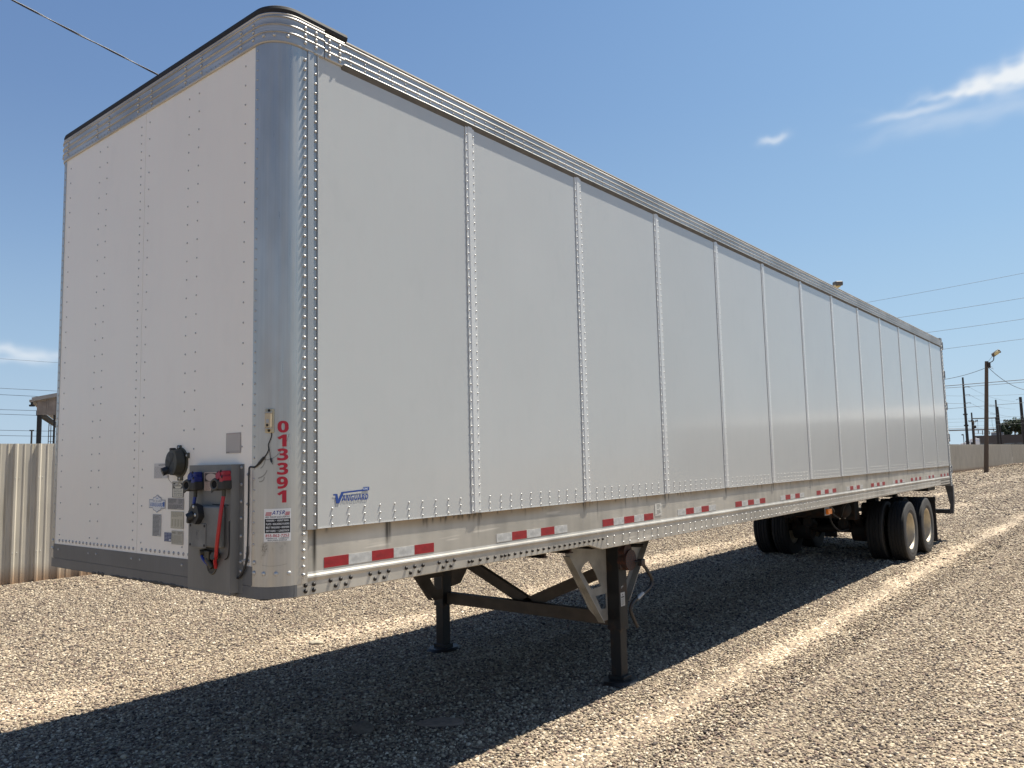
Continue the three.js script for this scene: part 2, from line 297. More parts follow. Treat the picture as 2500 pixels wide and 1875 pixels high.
{
  const N = 1024, CELL = 176, col = new Float32Array(N * N * 3), hei = new Float32Array(N * N);
  for (let y = 0; y < N; y++) for (let x = 0; x < N; x++) {
    const u = x / N * CELL, v = y / N * CELL, xi = Math.floor(u), yi = Math.floor(v); let d1 = 9, d2 = 9, id = 0, jd = 0;
    for (let j = -1; j <= 1; j++) for (let i = -1; i <= 1; i++) {
      const cx = mod(xi + i, CELL), cy = mod(yi + j, CELL), px = xi + i + 0.15 + 0.7 * hash(cx, cy, 71), py = yi + j + 0.15 + 0.7 * hash(cx, cy, 72), d = Math.hypot(u - px, v - py);
      if (d < d1) { d2 = d1; d1 = d; id = cx; jd = cy; } else if (d < d2) d2 = d;
    }
    const edge = smooth(0.02, 0.34, d2 - d1), s = STONES[pick(hash(id, jd, 73))], k = 0.85 + 0.3 * hash(id, jd, 74), lift = hash(id, jd, 75), fine = fbm(u * 1.7, v * 1.7, 76, 2), o = y * N + x;
    const sand = lift < 0.25 ? 1 : 1 - edge;
    hei[o] = (1 - sand) * (0.45 + 0.55 * lift) * (1 - 0.55 * d1 * d1) + 0.12 * fine;
    for (let c = 0; c < 3; c++) col[o * 3 + c] = mix(s[c] * k * 0.86, [0.20, 0.158, 0.108][c] * (0.75 + 0.4 * fine), sand * 0.85);
  }
  const map = tex(N, N, (u, v, x, y) => { const o = (y * N + x) * 3; return L(col[o], col[o + 1], col[o + 2]); });
  const bump = tex(N, N, (u, v, x, y) => { const h = hei[y * N + x]; return [h, h, h]; }, false);
  const m = std({ map, bumpMap: bump, bumpScale: 0.020, roughness: 0.95, vertexColors: true });
  const axis = (near, far, step) => { const a = []; for (let t = -near; t <= near + 1e-6; t += step) a.push(t); let t = near, s = step; while (t < far) { s *= 1.35; t += s; a.push(t); a.unshift(-t); } return a; };
  const xs = axis(13, 900, 0.25), zs = axis(22, 900, 0.25).map((z) => z - 14), pos = [], colr = [], uv = [], idx = [];
  for (const z of zs) for (const x of xs) {
    const t = onTrack(x, z) * smooth(60, 25, Math.abs(z)), d = dampPatch(x, z), k = 1 + 0.8 * t - 0.20 * d;
    pos.push(x, groundY(x, z), z); uv.push(x / 4.7, z / 4.7); colr.push(k, k * (1 - 0.015 * d), k * (1 - 0.03 * d));
  }
  for (let j = 0; j + 1 < zs.length; j++) for (let i = 0; i + 1 < xs.length; i++) { const a = j * xs.length + i, b = a + 1, c = a + xs.length, e = c + 1; idx.push(a, c, b, b, c, e); }
  const g = new THREE.BufferGeometry(); g.setAttribute('position', new THREE.Float32BufferAttribute(pos, 3)); g.setAttribute('uv', new THREE.Float32BufferAttribute(uv, 2)); g.setAttribute('color', new THREE.Float32BufferAttribute(colr, 3)); g.setIndex(idx); g.computeVertexNormals();
  mesh('ground', g, m, scene, 'structure').userData.label = 'dusty tan gravel yard around the trailer';

  // loose pebbles, thinning out with distance as they grow too small to see
  const r = rng(5), gravel = new THREE.Group(); gravel.name = 'gravel'; gravel.userData.kind = 'stuff'; gravel.userData.label = 'loose tan and grey pebbles covering the yard'; scene.add(gravel);
  const pebbleMat = std({ roughness: 0.9, map: rep(blotch, 1, 1) }, [1, 1, 1]);
  const shapes = [0, 1, 2, 3, 4].map((k) => {
    const g = new THREE.IcosahedronGeometry(1, 1), p = g.attributes.position;
    for (let i = 0; i < p.count; i++) { const v = new THREE.Vector3().fromBufferAttribute(p, i), n = 1 + 0.5 * (fbm(v.x * 1.3 + 9 * k + 20, v.y * 1.3 + v.z * 1.1 + 20, 81 + k, 2) - 0.5); p.setXYZ(i, v.x * n, v.y * n * (0.50 + 0.06 * k), v.z * n * (0.72 + 0.05 * k)); }
    g.computeVertexNormals(); return toCreasedNormals(g, 0.9);
  });
  const spots = shapes.map(() => []);
  const C = camera.position, dirX = -Math.sin(38.95 * Math.PI / 180), dirZ = -Math.cos(38.95 * Math.PI / 180);
  for (const [r0, r1, step, size] of [[3.6, 8.5, 0.0195, 0.0106], [8.5, 14, 0.0245, 0.0122], [14, 25, 0.042, 0.0168], [25, 48, 0.095, 0.029], [48, 104, 0.22, 0.05]]) {
    const n = Math.floor(0.82 * (r1 * r1 - r0 * r0) / (step * step));
    for (let i = 0; i < n; i++) {
      const rad = Math.sqrt(r0 * r0 + (r1 * r1 - r0 * r0) * r()), a = (r() - 0.5) * 2 * 0.82, ca = Math.cos(a), sa = Math.sin(a);
      const x = C.x + rad * (dirX * ca - dirZ * sa), z = C.z + rad * (dirZ * ca + dirX * sa), q = r(), w = r(), t1 = r(), t2 = r(), t3 = r(), t4 = r(), sh = Math.floor(r() * 5);
      if (x < -9.95) continue;
      const tr = onTrack(x, z), bare = smooth(0.55, 0.75, fbm(x * 1.6, z * 0.9, 67, 3));
      if (w < 0.62 * tr + 0.25 * bare) continue;
      spots[sh].push([x, z, size * (0.55 + 0.75 * t1 * t1 + (t2 > 0.985 ? 0.7 : 0)), q, t2, t3, t4, tr]);
    }
  }
  const M4 = new THREE.Matrix4(), Q = new THREE.Quaternion(), E = new THREE.Euler(), cc = new THREE.Color();
  spots.forEach((list, k) => {
    const im = new THREE.InstancedMesh(shapes[k], pebbleMat, list.length); im.name = 'pebbles'; im.userData.kind = 'stuff'; im.castShadow = im.receiveShadow = true;
    list.forEach(([x, z, s, q, t2, t3, t4, tr], i) => {
      E.set((t3 - 0.5) * 0.7, t2 * 40, (t4 - 0.5) * 0.7); Q.setFromEuler(E);
      M4.compose(new THREE.Vector3(x, groundY(x, z) + s * (0.10 + 0.26 * t4), z), Q, new THREE.Vector3(s, s, s)); im.setMatrixAt(i, M4);
      const c = STONES[pick(q)], b = (0.70 + 0.62 * t3) * (1 + 0.24 * tr - 0.16 * dampPatch(x, z)); cc.setRGB(c[0] * b, c[1] * b, c[2] * b); im.setColorAt(i, cc);
    });
    gravel.add(im);
  });
  // a few larger stones
  const stone = (name, label, x, z, sx, sy, sz, turn, c, seed) => {
    const g = new THREE.IcosahedronGeometry(1, 3), p = g.attributes.position;
    for (let i = 0; i < p.count; i++) { const v = new THREE.Vector3().fromBufferAttribute(p, i), n = 1 + 0.55 * (fbm(v.x * 1.6 + 30, v.y * 1.6 + v.z * 1.3 + 30, seed, 4) - 0.5); p.setXYZ(i, v.x * n * sx, v.y * n * sy, v.z * n * sz); }
    g.computeVertexNormals(); const o = tag(mesh(name, toCreasedNormals(g, 1.0), std({ map: rep(blotch, 3, 3), roughness: 0.9 }, c), scene), label, 'stone'); o.position.set(x, sy * 0.35, z); o.rotation.y = turn;
  };
  stone('flat_stone', 'wide flat brown stone lying in the shade under the trailer', 0.511, -1.90, 0.17, 0.022, 0.09, 0.7, [0.26, 0.20, 0.155], 91);
  stone('rounded_stone', 'rounded fist-sized stone in the shade left of the flat one', 0.176, -1.49, 0.085, 0.045, 0.065, 0.2, [0.17, 0.135, 0.105], 92);
  stone('pale_stone', 'pale crusted stone on the sunlit gravel left of the far leg', -2.27, -2.95, 0.08, 0.026, 0.055, 0.5, [0.42, 0.37, 0.28], 94);
}

// ------------------------------------------------------------------ the semi trailer
const trailer = thing('semi_trailer', 'long white enclosed semi trailer standing on its landing gear, number 013391', 'semi trailer');
const XS = 1.295, BACK = -15.9, SIDES = [1, -1];
{
  const panelTones = [1, 0.975, 1.015].map((k) => { const m = MAT.whitePanel.clone(); m.color.multiplyScalar(k); return m; });
  // side panels with a post cover over every seam; on the far side plain panels
  const stripGeo = (sx, i) => {
    const z0 = seamZ(i), z1 = z0 - 0.084, y0 = 1.513, y1 = 3.95, s = sx;
    const prof = [[0.0012, 0], [0.0042, 0.0005], [0.0042, 0.022], [0.0075, 0.026], [0.0075, 0.062], [0.0042, 0.066], [0.0042, 0.0835], [0.0012, 0.084]];
    const g = sweep(prof.map(([o, d]) => [d, o]), [[0, y0, 1, 0], [0, y1, 1, 0]], true, true);     // along y, then laid on the side
    const p = g.attributes.position; for (let k = 0; k < p.count; k++) { const d = p.getX(k), o = p.getY(k), y = p.getZ(k); p.setXYZ(k, s * (XS + o), y, z0 - d); }
    g.computeVertexNormals(); return boxUV(toCreasedNormals(g, 0.3));
  };
  for (const sx of SIDES) for (let i = 0; i < 13; i++) {
    const za = i ? seamZ(i) : -0.262, zb = i < 12 ? seamZ(i + 1) + 0.002 : BACK;
    const p = mesh('side_panel', box(sx * 1.272, sx * XS, 1.513, 3.956, za, zb), panelTones[(i * 7 + 1) % 3], trailer);
    mesh('panel_trim', box(sx * 1.288, sx * 1.2968, 1.5075, 1.5128, za, zb), MAT.strip, p);
    const nx = sx, list = [];
    for (let k = 0; k < 10; k++) for (const y of [1.602, 1.563, 1.525]) {
      const z = i ? za - 0.175 - k * 0.1045 - (k % 2 ? 0.004 : 0) : -0.357 - k * 0.1055; if (z > zb + 0.05) list.push([sx * XS, y, z, nx, 0, 0]);
    }
    mesh('rivet_row', rivets(list, 0.0054, 0.006), MAT.rivet, p, 'stuff');
    if (i && sx > 0) {
      const s = mesh('seam_strip', stripGeo(sx, i), MAT.strip, trailer), l = [];
      for (let y = 1.522; y < 3.94; y += 0.0515) { l.push([sx * (XS + 0.004), y, za - 0.012, nx, 0, 0]); l.push([sx * (XS + 0.004), y, za - 0.074, nx, 0, 0]); }
      mesh('rivet_row', rivets(l, 0.0055, 0.0052), MAT.rivet, s, 'stuff');
    }
  }
  // front wall: two panels, rivets on the posts behind them
  const frontSeam = -0.012;
  for (const [a, b, cols] of [[-1.146, frontSeam - 0.0015, [[-1.07, 0.103], [-0.624, 0.103], [-0.518, 0.103], [-0.063, 0.0512]]], [frontSeam + 0.0015, 1.146, [[0.038, 0.103], [0.492, 0.103], [0.596, 0.103], [1.05, 0.103]]]]) {
    const p = mesh('front_panel', box(a, b, 1.300, 3.96, -0.02, 0), MAT.whiteFront, trailer), l = [];
    cols.forEach(([x, st], k) => { for (let y = 3.876 + (k % 2 ? 0 : 0.002); y > 1.40; y -= st) l.push([x, y, 0, 0, 0, 1]); });
    mesh('rivet_row', rivets(l, 0.0052, 0.0045), MAT.rivetFront, p, 'stuff');
    const big = []; for (let x = Math.ceil((a + 0.03) / 0.0508) * 0.0508; x < b - 0.02; x += 0.0508) big.push([x, 1.369, 0, 0, 0, 1]);
    mesh('rivet_row', rivets(big, 0.0098, 0.006), MAT.rivetFront, p, 'stuff');
  }
  // rounded corner posts
  const R = 0.147, arc = (s, a0, a1, n = 14) => range(a0, a1, (Math.abs(a1 - a0)) / n).map((d) => { const t = d * Math.PI / 180, c = Math.cos(t), q = Math.sin(t); return [s * (1.15 + R * c), -0.145 + R * q, s * c, q]; });
  for (const s of SIDES) {
    const pa = [[s * 1.141, 0.002, 0, 1], ...arc(s, 90, 0), [s * (1.15 + R), -0.206, s, 0]], pb = pa.slice(0, -1).concat([[s * (1.15 + R), -0.172, s, 0]]);
    const th = 0.003, lower = sweep([[-th, 1.253], [th * 0.3, 1.253], [th * 0.3, 1.5025], [-th, 1.5025]], pa), upper = sweep([[-th, 1.5025], [th * 0.3, 1.5025], [th * 0.3, 3.957], [-th, 3.957]], pb);
    const post = mesh('corner_post', [boxCyl(lower), boxCyl(upper)], MAT.corner, trailer), l = [], big = [];
    for (let y = 1.45; y < 3.93; y += 0.0515) { const t = 86.6 * Math.PI / 180; l.push([s * (1.15 + (R + 0.001) * Math.cos(t)), y, -0.145 + (R + 0.001) * Math.sin(t), s * Math.cos(t), 0, Math.sin(t)]); }
    mesh('rivet_row', rivets(l, 0.0062, 0.0045), MAT.rivet, post, 'stuff');
    for (let y = 1.295; y < 3.93; y += y < 1.5 ? 0.0385 : 0.0385 * 1.338) big.push([s * (1.15 + R + 0.001), y, -0.182, s, 0, 0]);
    mesh('bolt_row', rivets(big, 0.0092, 0.0115), MAT.rivet, post, 'stuff');
    const lo = [[84.4, 1.366, 0.011], [84.3, 1.317, 0.011], [62.4, 1.315, 0.011], [39.4, 1.313, 0.0115], [15.8, 1.312, 0.0115]].map(([d, y]) => { const t = d * Math.PI / 180; return [s * (1.15 + (R + 0.001) * Math.cos(t)), y, -0.145 + (R + 0.001) * Math.sin(t), s * Math.cos(t), 0, Math.sin(t)]; });
    mesh('bolt_row', rivets(lo, 0.0115, 0.007), MAT.rivet, post, 'stuff');
    // flat flange between the post and the first panel
    const fl = mesh('corner_flange', [box(s * (XS - 0.02), s * (XS + 0.0035), 1.506, 3.956, -0.166, -0.2625), box(s * (XS + 0.0035), s * (XS + 0.0075), 1.508, 3.955, -0.2, -0.236), box(s * (XS + 0.0035), s * (XS + 0.009), 1.508, 3.955, -0.259, -0.263)], MAT.flange, trailer), fr = [];
    for (let y = 1.525; y < 3.92; y += 0.0515) { fr.push([s * (XS + 0.004), y, -0.248, s, 0, 0]); }
    mesh('rivet_row', rivets(fr, 0.0075, 0.0075), MAT.rivet, fl, 'stuff');
  }
  function boxCyl(g) { return g; }

  // top rail: a ribbed band round the nose, then along both sides
  const nose = (zl, zr) => [[-(1.15 + 0.145), zl, -1, 0], ...arcP(-1), ...arcP(1).reverse(), [1.15 + 0.145, zr, 1, 0]];
  function arcP(s) { return range(0, 90, 90 / 12).map((d) => { const t = d * Math.PI / 180; return [s * (1.15 + 0.145 * Math.cos(t)), -0.145 + 0.145 * Math.sin(t), s * Math.cos(t), Math.sin(t)]; }); }
  const ribbed = (y0, ribs, top, o = 0.010, rib = 0.006) => {
    const p = [[-0.012, y0 + 0.004], [o - 0.004, y0 - 0.002], [o, y0 + 0.004]];
    for (const y of ribs) p.push([o, y - 0.004], [o + rib, y - 0.001], [o + rib, y + 0.001], [o, y + 0.009]);
    p.push([o, top - 0.008], [o + 0.003, top - 0.004], [o + 0.002, top], [-0.012, top + 0.004]); return p;
  };
  const noseRail = mesh('top_rail', sweep(ribbed(3.951, [4.003, 4.043, 4.083], 4.104), nose(-0.30, -0.30)), MAT.alum, trailer, null); {
    const l = [], s = []; for (const x of [-1.105, -0.655, -0.487, -0.095, 0.070, 0.46, 0.628, 1.018, 1.13]) for (const y of [3.984, 4.024, 4.063]) l.push([x, y, 0.0105, 0, 0, 1]);
    for (const [d, y] of [[69.1, 3.985], [47.9, 3.985], [23.2, 3.985]]) for (const q of SIDES) { const t = d * Math.PI / 180; l.push([q * (1.15 + 0.155 * Math.cos(t)), y, -0.145 + 0.155 * Math.sin(t), q * Math.cos(t), 0, Math.sin(t)]); }
    for (const z of [-0.18, -0.247]) for (const y of [3.984, 4.024, 4.063]) l.push([XS + 0.0105, y, z, 1, 0, 0]);
    mesh('bolt_row', rivets(l, 0.0105, 0.008), MAT.rivet, noseRail, 'stuff');
    for (let x = -1.12; x < 1.0; x += 0.044) if (Math.abs(hash(Math.round(x * 1000), 3) - 0.5) < 0.44) s.push([x, 3.966, 0.0105, 0, 0, 1]);
    mesh('rivet_row', rivets(s, 0.0048, 0.003), MAT.rivetFront, noseRail, 'stuff');
  }
  for (const s of SIDES) {
    const cap = mesh('rail_joint', sweep(ribbed(3.953, [3.992, 4.034, 4.073], 4.090, 0.011, 0.006), [[s * XS, -0.304, s, 0], [s * XS, -0.432, s, 0]]), MAT.alum, trailer), l = [];
    for (const z of [-0.332, -0.401]) for (const y of [3.974, 4.014, 4.056]) l.push([s * (XS + 0.0115), y, z, s, 0, 0]);
    mesh('bolt_row', rivets(l, 0.0105, 0.008), MAT.rivet, cap, 'stuff');
    const rail = mesh('side_top_rail', sweep([[-0.006, 3.958], [0.0095, 3.960], [0.0150, 3.962], [0.0155, 3.965], [0.0095, 3.973], [0.0095, 3.995], [0.0155, 3.998], [0.0155, 4.000], [0.0095, 4.008], [0.0095, 4.034], [0.0155, 4.037], [0.0155, 4.039], [0.0095, 4.047], [0.0095, 4.071], [0.0155, 4.074], [0.0155, 4.077], [0.007, 4.086], [0.004, 4.088], [-0.006, 4.088]], [[s * XS, -0.432, s, 0], [s * XS, BACK, s, 0]]), MAT.alum, trailer), r = [];
    for (let z = -0.475; z > BACK + 0.1; z -= 0.1015) { const seam = Math.abs(mod(-z - SEAM0 - 0.04, PITCH)) < 0.0; r.push([s * (XS + 0.0095), 4.020, z - 0.0, s, 0, 0], [s * (XS + 0.0095), 3.981, z, s, 0, 0]); }
    for (let i = 2; i < 13; i++) for (const q of [0.012, 0.074]) r.push([s * (XS + 0.0095), 4.058, seamZ(i) - q, s, 0, 0]);
    mesh('rivet_row', rivets(r, 0.0062, 0.006), MAT.rivetFront, rail, 'stuff');
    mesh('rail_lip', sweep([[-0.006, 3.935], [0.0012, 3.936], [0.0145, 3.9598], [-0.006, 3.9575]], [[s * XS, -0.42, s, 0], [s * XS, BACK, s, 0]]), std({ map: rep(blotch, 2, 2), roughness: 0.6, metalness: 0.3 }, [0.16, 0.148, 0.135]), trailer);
    mesh('roof_edge', sweep([[-0.03, 4.086], [0.001, 4.0885], [0.003, 4.100], [-0.004, 4.1125], [-0.02, 4.120], [-0.03, 4.118]], [[s * XS, -0.43, s, 0], [s * XS, BACK, s, 0]]), MAT.roofSeal, trailer);
  }
  const roofShape = new THREE.Shape(); roofShape.moveTo(-1.28, 15.95); roofShape.lineTo(-1.28, 0.15); roofShape.absarc(-1.14, 0.15, 0.14, Math.PI, Math.PI * 1.5, false); roofShape.lineTo(1.14, 0.01); roofShape.absarc(1.14, 0.15, 0.14, Math.PI * 1.5, 0, false); roofShape.lineTo(1.28, 15.95);
  const roofG = new THREE.ExtrudeGeometry(roofShape, { depth: 0.02, bevelEnabled: false }); roofG.rotateX(-Math.PI / 2); roofG.translate(0, 4.094, 0); roofG.applyMatrix4(new THREE.Matrix4().makeScale(1, 1, 1));
  mesh('roof', boxUV(roofG), MAT.whiteFront, trailer);
  mesh('roof_cap', sweep([[-0.05, 4.106], [-0.004, 4.104], [0.007, 4.110], [0.011, 4.126], [0.006, 4.142], [-0.010, 4.153], [-0.05, 4.152]], [[-1.295, -0.455, -1, 0], ...arcP(-1), ...arcP(1).reverse(), [1.295, -0.455, 1, 0]]), MAT.rubber, trailer, null).userData.label = 'black rubber strip round the top front edge of the roof';

  // bottom rail: a deep aluminium skirt with one bright bead, deeper behind the landing gear
  for (const s of SIDES) {
    const N = 'bottom_rail', bottom = (z) => (z > -2.68 ? 1.191 : z < -2.85 ? 1.147 : mix(1.191, 1.147, (-2.68 - z) / 0.17));
    const zs = [-0.133, -2.68, -2.85, BACK - 0.02], prof = (b) => [[-0.020, 1.517], [-0.0095, 1.517], [-0.0095, 1.303], [-0.0065, 1.292], [-0.001, 1.284], [0.0005, 1.276], [-0.002, 1.266], [-0.005, 1.258], [-0.005, b + 0.004], [-0.008, b], [-0.05, b], [-0.05, b + 0.006], [-0.020, b + 0.006]];
    const pos = [], K = 13, pr = zs.map((z) => prof(bottom(z)).map(([o, y]) => [s * (XS + o), y, z]));
    for (let i = 0; i + 1 < zs.length; i++) for (let k = 0; k < K; k++) { const a = pr[i][k], b = pr[i + 1][k], c = pr[i + 1][(k + 1) % K], d = pr[i][(k + 1) % K]; if (s > 0) pos.push(...a, ...c, ...b, ...a, ...d, ...c); else pos.push(...a, ...b, ...c, ...a, ...c, ...d); }
    const g0 = new THREE.BufferGeometry(); g0.setAttribute('position', new THREE.Float32BufferAttribute(pos, 3)); g0.computeVertexNormals(); const g = toCreasedNormals(g0, 0.22), p = g.attributes.position, uv = new Float32Array(p.count * 2);
    for (let i = 0; i < p.count; i++) { uv[2 * i] = -p.getZ(i) / 16.2; uv[2 * i + 1] = (p.getY(i) - 1.14) / 0.38; } g.setAttribute('uv', new THREE.BufferAttribute(uv, 2));
    const rail = mesh(N, g, MAT.skirt, trailer), X0 = s * (XS - 0.005), blk = [], sil = [];
    for (const z of [-0.199, -0.248]) for (const y of [1.242, 1.214]) blk.push([X0, y, z, s, 0, 0]);
    for (let k = 0; k < 4; k++) for (let j = 0; j < 5; j++) blk.push([X0, j % 2 ? 1.217 : 1.246, -0.348 - 0.2575 * k - 0.032 * j, s, 0, 0]);
    for (const z of [-1.374, -1.404, -1.475, -1.545, -1.616, -1.679, -1.714, ...range(-1.753, -2.858, 0.063)]) blk.push([X0, 1.2235, z, s, 0, 0]);
    for (let z = -15.0; z > -15.9; z -= 0.1) for (const y of [1.235, 1.185]) blk.push([X0, y, z, s, 0, 0]);
    mesh('bolt_row', rivets(blk, 0.011, 0.013), MAT.bolt, rail, 'stuff');
    for (let z = -2.925; z > -14.9; z -= 0.2285) for (const q of [0, 0.0965]) for (const y of [1.231, 1.173]) sil.push([X0, y, z - q, s, 0, 0]);
    mesh('rivet_row', rivets(sil, 0.0082, 0.0085), MAT.rivet, rail, 'stuff');
  }
  // front sill with its lip, wrapped round the corner
  const low = (y0, y1, o0, o1, zEnd) => sweep([[o0, y0], [o1, y0], [o1, y1], [o0, y1]], [[-(1.295), zEnd, -1, 0], ...arcP(-1), ...arcP(1).reverse(), [1.295, zEnd, 1, 0]]);
  const sill = mesh('front_sill', [box(-1.15, 1.15, 1.256, 1.345, -0.01, 0.004), low(1.197, 1.2525, -0.02, 0.004, -0.13), low(1.252, 1.2585, -0.02, 0.0005, -0.13)], MAT.sill, trailer); {
    mesh('rivet_row', rivets([-1.07, -0.624, -0.518, -0.063, 0.038, 0.5].map((x) => [x, 1.312, 0.004, 0, 0, 1]), 0.007, 0.005), MAT.rivet, sill, 'stuff');
    const r = rng(9), blobs = []; for (let i = 0; i < 60; i++) { const x = -0.62 + 1.2 * Math.pow(r(), 0.8); const g = new THREE.SphereGeometry(1, 10, 6); g.scale(0.014 + 0.035 * r(), 0.004 + 0.011 * r() * r(), 0.003); g.translate(x, 1.1975 + 0.003 * r(), 0.0035); blobs.push(g); }
    mesh('grease', blobs, MAT.black, sill, 'stuff');
  }
  mesh('upper_coupler', box(-1.2, 1.2, 1.186, 1.199, -0.03, -1.9), MAT.blackMetal, trailer);
  mesh('floor', box(-1.27, 1.27, 1.262, 1.30, -0.16, BACK), MAT.underside, trailer);
  const cross = box(-1.245, 1.245, 1.16, 1.262, -0.01, 0.01), crossB = box(-1.245, 1.245, 1.152, 1.16, -0.03, 0.03), cm = join([cross, crossB]);
  for (let z = -2.2; z > -15.7; z -= 0.305) { const o = mesh('crossmember', cm, MAT.underside, trailer); o.position.z = z; }
  // rear frame
  for (const s of SIDES) {
    const post = mesh('rear_post', [box(s * 1.14, s * 1.302, 1.10, 4.10, BACK + 0.005, BACK - 0.15), box(s * 1.20, s * 1.306, 4.02, 4.135, BACK - 0.01, BACK - 0.152)], MAT.galv, trailer), l = [];
    for (let y = 1.18; y < 4.1; y += 0.075) l.push([s * 1.302, y, BACK - 0.05, s, 0, 0], [s * 1.302, y + 0.03, BACK - 0.11, s, 0, 0]);
    mesh('bolt_row', rivets(l, 0.012, 0.012), MAT.rivet, post, 'stuff');
    const hinges = []; for (const y of [1.35, 2.0, 2.65, 3.3, 3.9]) hinges.push(box(s * 1.25, s * 1.318, y, y + 0.16, BACK - 0.14, BACK - 0.185, 0.008));
    mesh('door_hinge', hinges, MAT.galv, post, 'stuff');
  }
  mesh('rear_header', box(-1.14, 1.14, 3.96, 4.12, BACK, BACK - 0.15), MAT.galv, trailer);
  mesh('rear_sill', box(-1.14, 1.14, 1.10, 1.26, BACK, BACK - 0.15), MAT.galv, trailer);
  for (const s of SIDES) mesh('rear_door', box(s * 0.004, s * 1.14, 1.26, 3.96, BACK - 0.1, BACK - 0.14), MAT.whiteFront, trailer);
}

// reflective tape along the bottom rail
{
  for (const s of SIDES) for (let k = 0; k < 13; k++) {
    const odd = k % 2, i = Math.floor(k / 2), z0 = odd ? -1.640 - 2.436 * i : [-0.313, -2.872, -5.299, -7.727, -10.142, -12.596, -15.033][i];
    const strip = part('reflective_strip', trailer);
    for (let j = 0; j < 5; j++) {
      const red = (j % 2 === 0) !== !!odd, za = z0 - 0.1545 * j;
      mesh(red ? 'red_segment' : 'white_segment', box(s * (XS - 0.0096), s * (XS - 0.0078), 1.311, 1.3625, za, za - 0.1540), red ? MAT.tapeRed : MAT.tapeWhite, strip);
    }
  }
}

